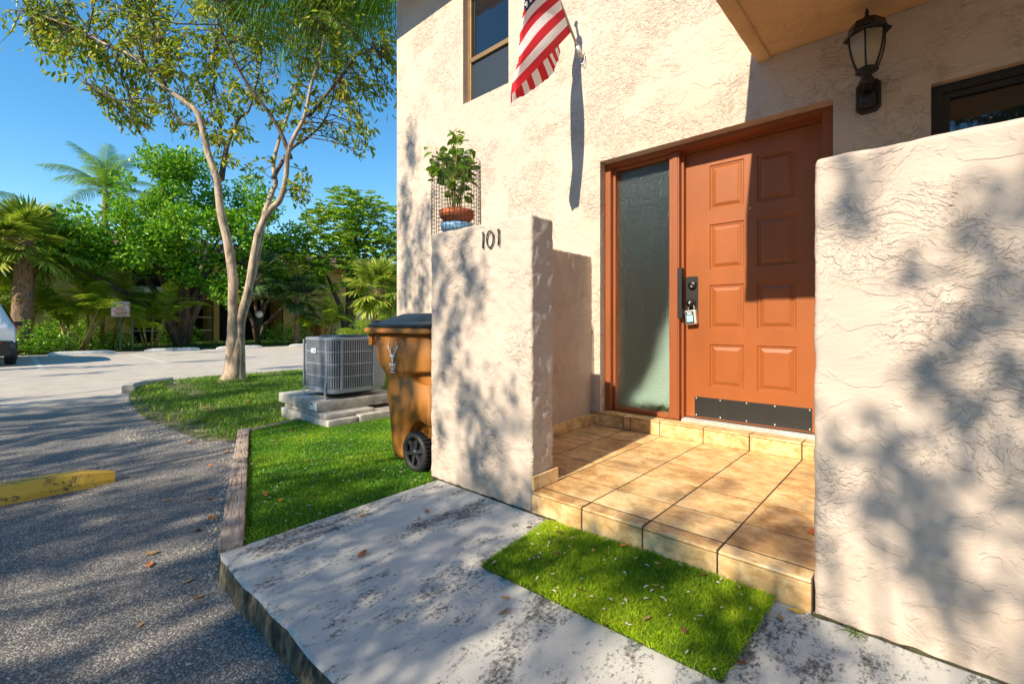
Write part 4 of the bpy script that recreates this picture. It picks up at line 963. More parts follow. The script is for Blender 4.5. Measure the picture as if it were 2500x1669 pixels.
# ================================================================== PALMS
def feather_mesh(name, Lg, arch, drop, nleaf, ll, wd, hang, mat, seed):
    r = np.random.default_rng(seed); t = np.linspace(.1, 1, nleaf); sp = np.stack([Lg*(t-.08*t**3), np.zeros(nleaf), arch*t-drop*t**2.2], 1)
    tg = norm(np.gradient(sp, axis=0)); parts = []
    for s in (-1, 1):
        ln = ll*np.clip(np.sin(np.pi*np.clip(t*.92+.06, 0, 1))**.55, .25, 1)*r.uniform(.85, 1.1, nleaf)
        d = tg*.55+np.array([0, s, 0])*1.0+np.array([0, 0, 1.])*r.normal(.12, .12, (nleaf, 1)); parts.append(ribbon_arrays(sp, d, ln, wd, hang*r.uniform(.7, 1.3, nleaf), r, norm(tg+r.normal(size=(nleaf, 3))*.15)))
    tt = np.linspace(0, 1, 14); ss = np.stack([Lg*(tt-.08*tt**3), np.zeros(14), arch*tt-drop*tt**2.2], 1); w_ = np.linspace(.028, .006, 14)[:, None]
    Vs = np.concatenate([ss+np.array([0, 1, 0])*w_, ss-np.array([0, 1, 0])*w_, ss+np.array([0, 0, 1])*w_*.8]); Ts = []
    for i in range(13):
        for a, b in ((0, 28), (28, 14)): Ts += [(a+i, a+i+1, b+i), (b+i, a+i+1, b+i+1)]
    parts.append((Vs, np.array(Ts), np.full(len(Vs), .75))); V, T, A = cat_arrays(parts)
    o = np_mesh(name, V, T, mat, None, A); me = o.data; bpy.data.objects.remove(o); return me
def fan_mesh(name, pet, rad, nseg, mat, seed, droop=.35):
    r = np.random.default_rng(seed); a = np.linspace(-2.35, 2.35, nseg)+r.normal(0, .02, nseg)
    d = np.stack([np.cos(a), np.sin(a), .18+.25*np.abs(np.sin(a))+r.normal(0, .05, nseg)], 1); pos = np.tile(np.array([pet, 0, .12*pet-.14*pet*pet]), (nseg, 1))
    ln = rad*(.72+.28*np.cos(a*.55))*r.uniform(.9, 1.05, nseg); sd = np.stack([-np.sin(a), np.cos(a), np.zeros(nseg)], 1)
    parts = [ribbon_arrays(pos, d, ln, rad*.115, droop*r.uniform(.7, 1.4, nseg), r, sd, 4)]
    tt = np.linspace(0, 1, 6); ss = np.stack([pet*tt, 0*tt, .12*pet*tt-.14*(pet*tt)**2], 1); Vs = np.concatenate([ss+np.array([0, .014, 0]), ss-np.array([0, .014, 0])]); Ts = []
    for i in range(5): Ts += [(i, i+1, 6+i), (6+i, i+1, 7+i)]
    parts.append((Vs, np.array(Ts), np.full(12, .7))); V, T, A = cat_arrays(parts)
    o = np_mesh(name, V, T, mat, None, A); me = o.data; bpy.data.objects.remove(o); return me
def palm(name, label, loc, trunk_path, r0, r1, tmat, fronds, tilt_list, group=None, boots=False):
    o = thing(name, label, 'palm tree', loc, 0, group); base = Vector(loc)
    p = smooth_path([base+Vector(q) for q in trunk_path], 4); n = len(p)
    mb = MB(); mb.tube(p, [r0+(r1-r0)*i/(n-1) for i in range(n)], 10)
    if boots:
        rr_ = random.Random(3)
        for k in range(130):
            i = rr_.uniform(.12, .99)*(n-1); q = p[int(i)].lerp(p[min(int(i)+1, n-1)], i-int(i)); a = rr_.uniform(0, 6.28)
            T2 = Matrix.Translation(q) @ Matrix.Rotation(a, 4, 'Z') @ Matrix.Rotation(R(-58), 4, 'Y'); mb.box(r0*.5, r0*.5+.30, -.055, .055, -.02, .02, T2)
    mb.build('trunk', tmat, o); top = p[-1]-base
    for k, (az, el) in enumerate(tilt_list):
        f = link('frond', fronds[k % len(fronds)], None, o); f.location = top; f.rotation_euler = (random.uniform(-.25, .25), -el, az)
        s = random.uniform(.85, 1.12); f.scale = (s, s, s)
    return o
def spread(n, e0, e1, seed):
    r = random.Random(seed); return [(2.39996*k+r.uniform(-.3, .3), R(e1+(e0-e1)*k/(n-1)+r.uniform(-8, 8))) for k in range(n)]
fanA = [fan_mesh('fan_frond_mesh', .95, .95, 40, M['palm'], s, .42) for s in (1, 2)]
fanB = [fan_mesh('fan_frond_mesh', .75, .8, 34, M['fan_dark'], s, .3) for s in (3, 4)]
fea = [feather_mesh('feather_frond_mesh', 2.6, .9, 1.5, 60, .62, .035, .75, M['queen'], s) for s in (5, 6)]
are = [feather_mesh('areca_frond_mesh', 1.7, .75, 1.15, 38, .42, .032, .35, M['areca'], s) for s in (7, 8)]
palm('sabal_palm', 'stout fan palm with a rough booted trunk at the left edge', (-23, .36, -.1), [(0, 0, 0), (.05, .05, 1.5), (.1, .1, 2.9), (.1, .15, 3.7)], .30, .24, M['palmbark'], fanA, spread(34, -50, 75, 1), boots=True)
palm('sabal_palm', 'leaning fan palm with a fibrous trunk just behind the forked tree', (-22.6, 6.6, -.1), [(0, 0, 0), (.05, .35, 1.2), (.1, .8, 2.4), (.15, 1.15, 3.1)], .2, .17, M['palmbark'], fanB, spread(20, -45, 70, 2), boots=True)
palm('sabal_palm', 'dark blue green fan palm in the shade left of the house corner', (-22.6, 9.4, -.1), [(0, 0, 0), (0, .1, 1.1), (0, .1, 2.3)], .13, .11, M['palmbark'], fanB, spread(20, -40, 65, 3))
palm('sabal_palm', 'sunlit yellow green fan palm with a reddish trunk beside the house corner', (-19, 11.75, -.1), [(0, 0, 0), (.05, .0, 1.2), (.1, -.1, 2.5)], .17, .15, M['palmbark'], fanA, spread(36, -60, 80, 4), boots=True)
palm('queen_palm', 'tall feather palm rising behind the dense green tree', (-30.5, 3.3, -.1), [(0, 0, 0), (.1, 0, 4), (.1, .1, 7.6)], .2, .13, M['palmbark'], fea, spread(15, -5, 75, 5))
palm('queen_palm', 'feather palm whose fronds reach in from the left edge', (-25.5, -1.7, -.1), [(0, 0, 0), (.1, 0, 3), (.1, .1, 5.2)], .17, .12, M['palmbark'], fea, spread(15, -15, 70, 6))
# overhanging palm at the house corner: crown above the eave, fronds arching over the lawn
feh = [feather_mesh('drooping_frond_mesh', 4.3, .75, .95, 96, .95, .034, 1.3, M['queen'], s) for s in (15, 16)]
az0 = math.atan2(-.672, -.741)
palm('queen_palm', 'palm beside the house corner with long drooping leaflets overhead', (-6.55, 4.75, -.1), [(0, 0, 0), (.02, 0, 3), (0, 0, 6.62)], .17, .12, M['palmbark'], feh,
     [(az0+.06, R(1)), (az0-.22, R(3)), (az0+.3, R(5)), (az0-.55, R(8)), (az0+.75, R(14)), (az0+1.5, R(25)), (az0+2.4, R(20)), (az0+3.3, R(20)), (az0-1.6, R(22)), (az0-2.4, R(30))])
def areca(loc, n, hgt, label, seed, sc_=1.):
    r = random.Random(seed); o = thing('areca_palm', label, 'palm tree', loc, 0, 'areca palm clumps in the planting strip'); base = Vector(loc)
    for k in range(n):
        a = r.uniform(0, 6.28); b = Vector((.22*math.cos(a), .3*math.sin(a), 0)); t = b*r.uniform(1.6, 3.2)+Vector((0, 0, hgt*r.uniform(.55, 1.1)))
        mb = MB(); mb.tube([base+b, base+b.lerp(t, .5)+Vector((0, 0, .06)), base+t], [.045, .038, .03], 7); mb.build('cane', M['cane'], o)
        for q in range(6):
            f = link('frond', are[q % 2], None, o); f.location = t; f.rotation_euler = (r.uniform(-.3, .3), -R(r.uniform(15, 72)), r.uniform(0, 6.28)); s = sc_*r.uniform(.8, 1.15); f.scale = (s, s, s)
areca((-22.9, 1.6, -.1), 7, 1.5, 'areca palm clump with arching yellow green fronds left of the tow sign', 1)
areca((-23.3, 3.9, -.1), 6, 1.3, 'areca palm clump right behind the tow sign posts', 2)
areca((-24.4, 2.6, -.1), 5, 2.0, 'shaded areca palm clump deep behind the wheel stops', 3)
areca((-22.6, 10.6, -.1), 6, 1.2, 'low areca palm clump next to the far brown bin', 4, .9)
areca((-24.5, .2, -.1), 5, 1.9, 'areca palm clump behind the stout booted fan palm', 5)
areca((-17.9, 10.9, -.1), 4, .5, 'young palm clump growing just behind the air conditioner', 6, .75)

# ================================================================== BROADLEAF TREES AND SHRUBS
def leafy(name, label, cat, loc, trunk, blobs, per, ls, lw, mat, seed, group=None, shell=.75, up=.5, whorl=0):
    r = np.random.default_rng(seed); o = thing(name, label, cat, loc, 0, group); base = np.array(loc)
    mb = MB(); r0 = trunk
    for i, (bx, by, bz, br) in enumerate(blobs):
        if i % (2 if len(blobs) < 40 else 6) and len(blobs) > 6: continue
        e = np.array([bx, by, bz]); m1 = np.array([bx*.12, by*.12, bz*.35])+r.normal(size=3)*.08; m2 = np.array([bx*.5, by*.5, bz*.72])+r.normal(size=3)*.12
        mb.tube([base+r.normal(size=3)*.02*np.array([1, 1, 0]), base+m1, base+m2, base+e], [r0, r0*.75, r0*.4, r0*.12], 8)
    mb.build('trunk', M['bark_dark'], o); P = []; D = []
    for (bx, by, bz, br) in blobs:
        n = int(per*br*br); v = norm(r.normal(size=(n, 3))); rad = br*(shell+(1.08-shell)*r.random(n)**.6)
        lump = np.array([1+.28*mnoise.noise((float(a*2.3+bx), float(b*2.3+by), float(c*2.3+bz))) for a, b, c in v])
        p = base+np.array([bx, by, bz])+v*(rad*lump)[:, None]*np.array([1, 1, .85])
        if whorl:
            k = whorl; p = np.repeat(p[:max(1, n//k)], k, 0); aa = np.tile(np.linspace(0, 6.283, k, endpoint=False), len(p)//k); vv = np.repeat(v[:len(p)//k], k, 0)
            d = np.stack([np.cos(aa), np.sin(aa), -.35+0*aa], 1)+vv*.45; P.append(p); D.append(d)
        else: P.append(p); D.append(v*.5+r.normal(size=(n, 3))*.7+np.array([0, 0, up*.2]))
    P = np.concatenate(P); D = np.concatenate(D); N = len(P); V, T, A = leaf_arrays(P, D, r.uniform(.75, 1.25, N)*ls, r.uniform(.8, 1.2, N)*lw, .15, r)
    np_mesh('crown' if cat == 'tree' else 'foliage', V, T, mat, o, A, kind='stuff'); return o
rb = random.Random(9)
ctr = [(0, -3.0, 3.6, 1.5), (.4, -2.3, 4.8, 1.5), (.7, -3.9, 4.2, 1.3), (.3, -1.2, 5.9, 1.6), (1.0, -1.4, 4.2, 1.5), (.2, .2, 6.9, 1.5), (1.2, .2, 5.2, 1.6), (1.3, .3, 3.6, 1.3), (.2, 1.6, 6.3, 1.5), (1.0, 1.8, 4.7, 1.5), (.5, 3.0, 5.3, 1.5), (1.0, 3.2, 3.9, 1.3), (.2, 4.2, 4.4, 1.2), (-1.5, 0, 6.0, 1.8), (-1.5, 2.5, 5.0, 1.6), (-1.2, -2, 5.0, 1.6), (1.6, -.5, 4.9, 1.0), (1.5, -2.7, 3.6, 1.0), (.0, -.6, 7.5, .9), (1.5, 1.3, 3.1, .8)]
ctr2 = []
for (bx, by, bz, br) in ctr:
    for q in range(5):
        v_ = Vector((rb.gauss(0, 1), rb.gauss(0, 1), rb.gauss(.25, 1))).normalized()*br*rb.uniform(.55, 1.0); ctr2.append((bx+v_.x, by+v_.y, bz+v_.z, rb.uniform(.38, .78)))
leafy('broadleaf_tree', 'dense bright green broadleaf tree shading the planting strip behind the sign', 'tree', (-24.2, 5.2, -.1), .22, ctr2, 760, .16, .1, M['ficus'], 31, shell=.4)
leafy('broadleaf_tree', 'umbrella leaved tree showing its rounded crown left of the house corner', 'tree', (-24.3, 13.0, -.1), .2, [(0, 0, 6.9, 1.6), (.6, -1.5, 6.0, 1.4), (.4, 1.5, 6.6, 1.7), (1, .2, 5.2, 1.5), (.6, -2.6, 5.0, 1.2), (.9, 1.8, 5.0, 1.6), (-1, 0, 6.3, 1.6), (.5, -.6, 7.5, 1.1), (.6, 2.9, 5.8, 1.5), (1.1, -1.2, 4.0, 1.3), (.2, 1.0, 7.7, 1.1), (1.1, -2.9, 3.8, 1.1), (1.2, .9, 3.4, 1.3)], 560, .27, .085, M['scheff'], 32, whorl=7)
leafy('broadleaf_tree', 'dark rounded tree filling the gap behind the fan palms', 'tree', (-27.2, 9.3, -.1), .15, [(0, 0, 3.6, 1.4), (.2, -1.2, 3.1, 1.2), (.2, 1.5, 3.8, 1.4), (0, .3, 4.8, 1.1), (.3, 2.6, 2.6, 1.2)], 480, .15, .08, M['scheff'], 33)
for i, (x, y, s, lab) in enumerate(((-22.3, .45, .62, 'glossy shrub at the foot of the booted palm'), (-22.5, 1.05, .5, 'glossy shrub beside the parked white car'), (-23.6, 2.9, .5, 'small leafy shrub under the tow sign trees'), (-26.5, 5.6, .7, 'shaded shrub in front of the screened patio'), (-26.8, 1.8, .9, 'dark shrub against the ochre building'), (-23.3, 8.9, .6, 'low shrub beside the globe lamp'), (-21.8, 12.6, .7, 'shrub beyond the air conditioner at the wall corner'), (-24.8, 11.2, .9, 'bushy shrub behind the far brown bin'))):
    leafy('shrub', lab, 'shrub', (x, y, -.1), .03, [(0, 0, s*.9, s), (.1, s*.7, s*.6, s*.7), (.1, -s*.7, s*.6, s*.7)], 900, .10, .06, M['ficus'], 40+i, 'shrubs in the planting strip', .4)
tag(np_mesh('strip_ground_cover', *(lambda X, Y: blades(X, Y, -.085, .12, .02, rng, 1.0))(rng.uniform(-29, -22.2, 14000), rng.uniform(-3, 18, 14000))[:2], M['lawn'], None, None), 'patchy grass and leaf litter under the far palms', 'grass', kind='stuff')

# ================================================================== BUILDING BEHIND THE LOT
ap = thing('apartment_building', 'two storey ochre building with a brown roof behind the palms', 'building', (-33, 6, -.1))
BXF = -29.
mb = MB(); mb.box(-38, BXF, -14, 4.2, -.1, 4.85); mb.box(-38, BXF, 11.35, 27, -.1, 4.85); mb.box(-38, -31.2, 4.2, 11.35, -.1, 4.85); mb.box(-31.2, BXF, 7.7, 7.95, -.1, 4.85); mb.build('wall', M['yellowwall'], ap)
mb = MB(); mb.box(-31.2, BXF+.06, 4.2, 11.35, 2.5, 2.78); mb.build('balcony_beam', M['whitebeam'], ap)
mb = MB(); mb.add([(-28.3, -14.5, 4.62), (-28.3, 27.5, 4.62), (-33.5, 27.5, 6.0), (-33.5, -14.5, 6.0), (-38.7, 27.5, 4.62), (-38.7, -14.5, 4.62)], [(0, 1, 2, 3), (3, 2, 4, 5)]); mb.box(-28.34, -28.28, -14.5, 27.5, 4.45, 4.63); mb.build('roof', M['roofshingle'], ap)
mb = MB(); mb.box(-31.18, -31.1, 4.21, 7.69, -.1, 4.8); mb.box(-31.18, -31.1, 7.96, 11.34, -.1, 4.8); mb.build('patio_shade_sheet', M['void'], ap)  # sheets over the back wall, the recess shade put into their colour
for y in (4.25, 5.4, 6.55, 7.62, 9.1, 10.2, 11.3): MB().box(BXF-.06, BXF-.01, y-.025, y+.025, -.1, 2.5).build('screen_post', M['darkframe'], ap)
for z in (.55, 1.25): MB().box(BXF-.058, BXF-.012, 4.21, 7.69, z, z+.04).build('screen_rail', M['alu'], ap)
mb = MB()
for k in range(58): mb.box(BXF-.04, BXF-.02, 4.3+.12*k, 4.322+.12*k, 2.8, 3.75)
mb.box(BXF-.05, BXF-.01, 4.21, 11.34, 3.75, 3.8); mb.build('balcony_railing', M['darkframe'], ap)
for y0, y1, z0, z1 in ((-1.4, .06, 3.2, 4.15), (-1.4, .06, .9, 1.9), (12.6, 13.9, 3.2, 4.2), (12.6, 13.9, .9, 2.0), (16, 17.4, 3.2, 4.2), (16, 17.4, .9, 2.0), (2.0, 3.2, 3.2, 4.2)):
    f = MB(); f.box(BXF-.005, BXF+.03, y0-.05, y1+.05, z0-.05, z1+.05); wo = f.build('window', M['darkframe'], ap); MB().box(BXF+.031, BXF+.036, y0, y1, z0, z1).build('pane', M['carglass'], wo)

# ================================================================== LOT FURNITURE
def wheel_stop(y0, y1, x, label, mat, h=.12, wd=.16, txt=None, group='concrete wheel stops along the far kerb', z=-.105):
    o = thing('wheel_stop', label, 'wheel stop', (x, (y0+y1)/2, z), 0, group); mb = MB(); rg = []
    for i in range(13):
        t = i/12; y = y0+(y1-y0)*t; e = .6 if i in (0, 12) else .93 if i in (1, 11) else 1
        rg.append([(x+q*wd*e*.5, y+.004*mnoise.noise((q, i, 0)), z+zz*h*e) for q, zz in ((-1, .0), (-.95, .35), (-.62, .95), (-.5, 1), (.5, 1), (.62, .95), (.95, .35), (1, 0))])
    mb.loft(rg, True); mb.build('bar', mat, o)
    if txt:
        me = text_mesh(txt, .11, .001); t = link('lettering', me, M['ink'], o); t.rotation_euler = (R(62), 0, R(90)); t.location = (wd*.44, 0, h*.62); t.scale = (1.6, 1, 1)
    return o
wheel_stop(.95, 2.62, -21.3, 'white wheel stop under the tow away sign', M['stop'])
wheel_stop(3.45, 5.15, -21.3, 'white wheel stop stencilled GUEST left of the forked tree', M['stop'], txt='GUEST')
wheel_stop(5.75, 7.45, -21.3, 'white wheel stop right behind the forked trunk', M['stop'])
wheel_stop(8.6, 10.3, -21.3, 'white wheel stop just left of the air conditioner', M['stop'])
wheel_stop(-1.35, .50, -4.12, 'yellow painted wheel stop on the near asphalt', M['yellow'], .105, .19, group='near wheel stops')
for i, y in enumerate((.58, 2.9, 5.3, 7.9, 10.4, -1.9)):
    mb = MB(); a, b = (-20.9, -15.2)
    mb.add([(a, y-.05, -.101), (b, y-.05+.03*math.sin(i), -.101), (b, y+.05, -.101), (a, y+.05, -.101)], [(0, 1, 2, 3)]); tag(mb.build('parking_line', M['line']), kind='structure')
# tow sign
ts = thing('tow_away_sign', 'white and red tow away sign on a green post at the far kerb', 'sign', (-22.2, 2.88, -.1))
MB().box(-22.225, -22.19, 2.85, 2.91, -.1, 1.5).build('post', M['greenpost'], ts)
mb = MB(); pr = rrect(2.885-.27, 2.885+.27, 1.20, 1.76, .04, 0, 4); mb.loft([[(-22.188, p.x, p.y) for p in pr], [(-22.18, p.x, p.y) for p in pr]]); pl = mb.build('plate', M['signwhite'], ts)
mb = MB(); pi_ = rrect(2.885-.255, 2.885+.255, 1.215, 1.745, .03, 0, 4); pj = rrect(2.885-.238, 2.885+.238, 1.232, 1.728, .025, 0, 4); n = len(pi_)
mb.add([(-22.1775, p.x, p.y) for p in pi_]+[(-22.1775, p.x, p.y) for p in pj], [(k, (k+1) % n, n+(k+1) % n, n+k) for k in range(n)]); mb.build('border', M['signred'], pl)
for body, z, s, sx in (('TOW AWAY', 1.665, .105, 1.), ('ZONE', 1.565, .105, 1.)):
    t = link('lettering', text_mesh(body, s, .0008), M['signred'], pl); t.rotation_euler = (R(90), 0, R(90)); t.location = (.0235, .005, z+.1)
mb = MB()
for z, hw, sg in ((1.49, .12, 5), (1.435, .19, 7), (1.375, .2, 6), (1.32, .17, 5)):
    for k in range(sg): y = 2.885-hw+2*hw*k/sg; mb.box(-22.1795, -22.1775, y, y+2*hw/sg*.8, z-.017, z+.017)
mb.build('small_print', M['signred'], pl); MB().box(-22.1795, -22.1775, 2.7, 3.07, 1.255, 1.275).build('small_print', M['ink'], pl)
tag(MB().box(-22.5, -22.45, 3.24, 3.3, -.1, 1.15).build('signpost', M['greypost']), 'bare grey green post right of the tow away sign', 'post')
gl_ = thing('globe_lamp', 'white globe lamp on a thin dark post beside the patio', 'lamp', (-23.5, 8.1, -.1))
MB().tube([(-23.5, 8.1, -.1), (-23.5, 8.1, 1.22)], .035, 10).build('post', M['greenpost'], gl_)
MB().lathe((-23.5, 8.1, 1.37), [(.0001, -.17)]+[(.165*math.sin(R(a)), -.165*math.cos(R(a))) for a in range(15, 180, 15)]+[(.0001, .165)], 20).build('globe', M['globe'], gl_)
b2 = copy_tree(bn); b2.location = (-23.2, 10.9, -.1); b2.rotation_euler = (0, 0, R(20)); b2['label'] = 'far brown trash bin standing among the palms beyond the air conditioner'

# ================================================================== WHITE SUV
car = thing('parked_car', 'white sport utility car parked at the left edge, its rear to us', 'car', (-19.05, -.74, -.105), R(180))
def sec(x, wb, wm, zb, belt, wr, roof, lo=.28):
    h = [(wb*.92, lo), (wb, lo+.14), (wm, (lo+belt)/2+.02), (wm*.985, belt-.06), (wm*.95, belt), (wr+.03, max(belt+.01, roof-.10)), (wr*.9, max(belt+.015, roof-.015)), (wr*.5, max(belt+.02, roof))]
    return [Vector((x, y, z)) for y, z in h]+[Vector((x, -y, z)) for y, z in h[::-1]]
st_ = [sec(-2.33, .78, .84, 0, .92, .70, .97, .34), sec(-2.26, .86, .91, 0, .99, .74, 1.06, .30), sec(-2.12, .89, .935, 0, 1.02, .70, 1.30), sec(-1.92, .9, .94, 0, 1.03, .66, 1.56), sec(-1.6, .9, .945, 0, 1.03, .65, 1.63), sec(-.8, .9, .945, 0, 1.02, .65, 1.67), sec(.1, .9, .945, 0, 1.0, .64, 1.66), sec(.55, .9, .945, 0, .99, .63, 1.58), sec(1.25, .9, .94, 0, .98, .70, 1.07), sec(1.9, .89, .92, 0, .92, .6, .96), sec(2.2, .85, .86, 0, .80, .5, .84, .32), sec(2.32, .75, .78, 0, .66, .4, .70, .36)]
o = MB().loft(st_, True, True).build('body', M['carpaint'], car, local=True)
mb = MB(); mb.loft([sec(x, wb+.012, wm+.012, 0, .62, wm*.93, .63, .26) for x, wb, wm in ((-2.37, .77, .83), (-2.3, .86, .91), (-2.05, .9, .945))], True, False); mb.build('rear_bumper', M['carblack'], car, local=True)
mb = MB(); mb.add([(-2.265, -.62, 1.09), (-2.265, .62, 1.09), (-1.95, .57, 1.55), (-1.95, -.57, 1.55)], [(0, 1, 2, 3)]); mb.build('rear_window', M['carglass'], car, local=True)
for s in (-1, 1):
    mb = MB(); mb.add([(x, s*y, z) for x, y, z in ((-1.95, .915, 1.06), (.95, .91, 1.04), (.5, .685, 1.52), (-1.55, .70, 1.55))], [(0, 1, 2, 3)] if s < 0 else [(3, 2, 1, 0)]); mb.build('side_window', M['carglass'], car, local=True)
    mb = MB(); mb.loft([[Vector((x, s*y, z)) for x, y, z in ((-2.315, .45, .93), (-2.30, .45, 1.01), (-2.06, .945, 1.03), (-2.12, .945, .92))], [Vector((x-.015, s*y, z)) for x, y, z in ((-2.315, .45, .93), (-2.30, .45, 1.01), (-2.06, .955, 1.03), (-2.12, .955, .92))]]); mb.build('tail_light', M['taillight'], car, local=True)
    MB().box(-2.392, -2.37, s*.6-.1, s*.6+.1, .56, .59).build('reflector', M['taillight'], car, local=True)
    MB().box(.72, .9, s*1.0-.09, s*1.0+.09, .98, 1.11).build('wing_mirror', M['carblack'], car, .02, local=True)
    for x in (-1.42, 1.42):
        wv = MB().lathe((x, s*.84, .34), [(.0001, -.10), (.22, -.10), (.25, -.11), (.33, -.10), (.345, -.05), (.345, .05), (.33, .10), (.25, .11), (.22, .10), (.0001, .10)], 28, True, 'Y').build('wheel', M['tyre'], car, local=True)
        MB().lathe((x, s*.955, .34), [(.0001, -.004), (.07, .0), (.21, .0), (.22, -.012)], 20, True, 'Y').build('rim', M['alu'], wv, local=True)

# ================================================================== SHADE TREES BEHIND THE VIEWER
# sun-plane coordinates: u = X + .0616 Y, v = Z + .722 Y; a leaf clump at (u, v) shades whatever lies on that sun ray
rs = np.random.default_rng(77); clumps = []
def prob(u, v):
    if v < .42: return .68 if -9.2 < u else .08 if u > -15.5 else .35
    if v < 1.38:
        if u > -.05: return .45
        if u > -2.25: return .16
        return .48 if u > -9 else .08
    if v < 2.85:
        if u > .40: return .45
        if u > -2.3: return 0
        if u > -4.9: return .42
        return .36 if u > -9 else .06
    if v < 3.8 and u <= -5.3: return .12
    return 0
step = .46
for u in np.arange(-24, 4.5, step):
    for v in np.arange(-4.2, 5.2, step):
        uu, vv = u+rs.uniform(-.23, .23), v+rs.uniform(-.23, .23)
        if rs.random() < prob(uu, vv): clumps.append((uu, vv, rs.uniform(-9.6, -7.2), rs.uniform(.15, .33), 0))
# leafy branch ends that reach out over the drive and throw the soft blotches on walls, walk and mat
near_ = [(-1.82, 2.51, .08), (-1.92, 2.65, .07), (-1.99, 2.27, .09), (-2.11, 2.4, .06), (-2.04, 2.03, .09), (-1.87, 1.81, .11), (-1.73, 1.63, .1), (-1.81, 1.47, .07), (-1.54, 1.88, .04), (-2.12, 1.62, .06), (-2.16, 2.64, .06), (-1.75, 2.36, .04),
 (-4.53, 5.62, .12), (-4.51, 5.4, .12), (-4.68, 5.03, .1), (-4.64, 4.7, .15), (-4.32, 4.44, .15), (-4.59, 4.2, .16), (-4.28, 3.91, .14), (-4.64, 3.77, .14), (-4.37, 3.55, .12), (-4.15, 4.73, .09), (-4.5, 3.3, .14), (-4.3, 3.05, .12),
 (-.06, 2.74, .05), (-.06, 2.61, .05), (.22, 2.55, .06), (.16, 2.17, .05), (.25, 2.37, .07), (.12, 2.09, .06), (.07, 1.78, .085), (0, 1.90, .05), (.17, 1.99, .04), (.16, 1.54, .09), (.27, 1.83, .07), (.08, 2.42, .05), (.33, 2.65, .07), (.36, 2.3, .06), (-.02, 1.69, .05), (.28, 2.13, .06), (.21, 2.27, .05), (.1, 1.64, .08), (-.13, 1.88, .05),
 (-1.94, .78, .12), (-1.96, 1.03, .12), (-1.4, .84, .16), (-1.54, .64, .16), (-1.87, .55, .1), (-1.05, .7, .14), (-1.21, .56, .12), (-1.43, 1.26, .1), (-1.34, .49, .12), (-.14, 1.15, .12), (-.23, 1.18, .1), (-1.73, 1.06, .1), (-1.15, .88, .14), (-.33, 1.72, .10), (-.44, 1.54, .07), (-.22, 1.58, .10), (-1.04, 1.15, .1), (-.68, 1.22, .1), (-.37, 1.04, .1), (-.34, 1.25, .1), (-2.62, 2.0, .07), (-2.7, 1.7, .1), (-2.45, 1.6, .08), (-2.75, 1.45, .07), (-2.55, 2.25, .06), (-2.9, 2.2, .06)]
for (u, v, r_) in near_: clumps.append((u, v, rs.uniform(-4.0, -3.1), r_*1.0, 1))
tx = [-20.5, -13.5, -8.2, -3.6, .8, 4.0]
labs = ['shade tree across the drive, furthest from the house', 'shade tree across the drive opposite the lawn', 'shade tree across the drive opposite the air conditioner', 'shade tree across the drive opposite the number wall', 'shade tree across the drive opposite the privacy wall', 'shade tree across the drive at the far right']
byt = {k: [] for k in range(len(tx))}
for (u, v, yt, r_, nr) in clumps:
    p = np.array([u-.0616*yt, yt, v-.722*yt]); byt[int(np.argmin([abs(p[0]-t) for t in tx]))].append((p, r_, nr))
for k, cl in byt.items():
    if not cl: continue
    o = thing('shade_tree', labs[k], 'tree', (tx[k], -8.4, -.1), 0, 'shade trees across the drive'); mb = MB(); c0 = np.array([tx[k], -8.4, 0])
    mb.tube([c0+np.array([0, 0, -.15]), c0+np.array([.05, 0, 1.5]), c0+np.array([0, .1, 3.2]), c0+np.array([.1, 0, 5.0])], [.3, .24, .2, .13], 10)
    P = []; D = []; Ls = []
    for p, r_, nr in cl:
        if rs.random() < (.4 if not nr else .25):
            s = c0+np.array([0, 0, rs.uniform(2.6, 5.0)]); m_ = s+(p-s)*.5+np.array([0, 0, .25]); mb.tube([s, m_, p], [.035, .02, .006], 5, False)
        n = int((1900 if not nr else 8200)*r_*r_)+6; P.append(p+rs.normal(size=(n, 3))*r_*np.array([.5, 1.2, .5])); D.append(rs.normal(size=(n, 3))); Ls += [.5 if nr else 1.]*n
    mb.build('trunk', M['bark_dark'], o); P = np.concatenate(P); D = np.concatenate(D); N = len(P)
    Ls = np.array(Ls); V, T, A = leaf_arrays(P, D, rs.uniform(.09, .15, N)*Ls, rs.uniform(.05, .08, N)*Ls, .15, rs); np_mesh('crown', V, T, M['oak'], o, A, kind='stuff')

for i, (x, y, h) in enumerate(((-30, -24, 9.5), (-21, -22, 11), (-12, -24, 12), (-3, -22, 11.5), (6, -23, 12), (15, -20, 11), (22, -12, 10))):  # unseen row of trees added to block sky light from the front walls
    leafy('sky_screen_tree', 'unseen tall tree added to cut sky light, opposite the %s' % ('ochre building', 'parked white car', 'tip of the lawn', 'air conditioner', 'front door', 'privacy wall', 'far end of the walk')[i], 'tree', (x, y, -.1), .3, [(rb.uniform(-3.5, 3.5), rb.uniform(-1.5, 1.5), rb.uniform(1.5, h-1.5), rb.uniform(1.2, 2.2)) for q in range(15)], 130, .42, .26, M['oak'], 60+i, 'unseen trees added to cut sky light', .3)
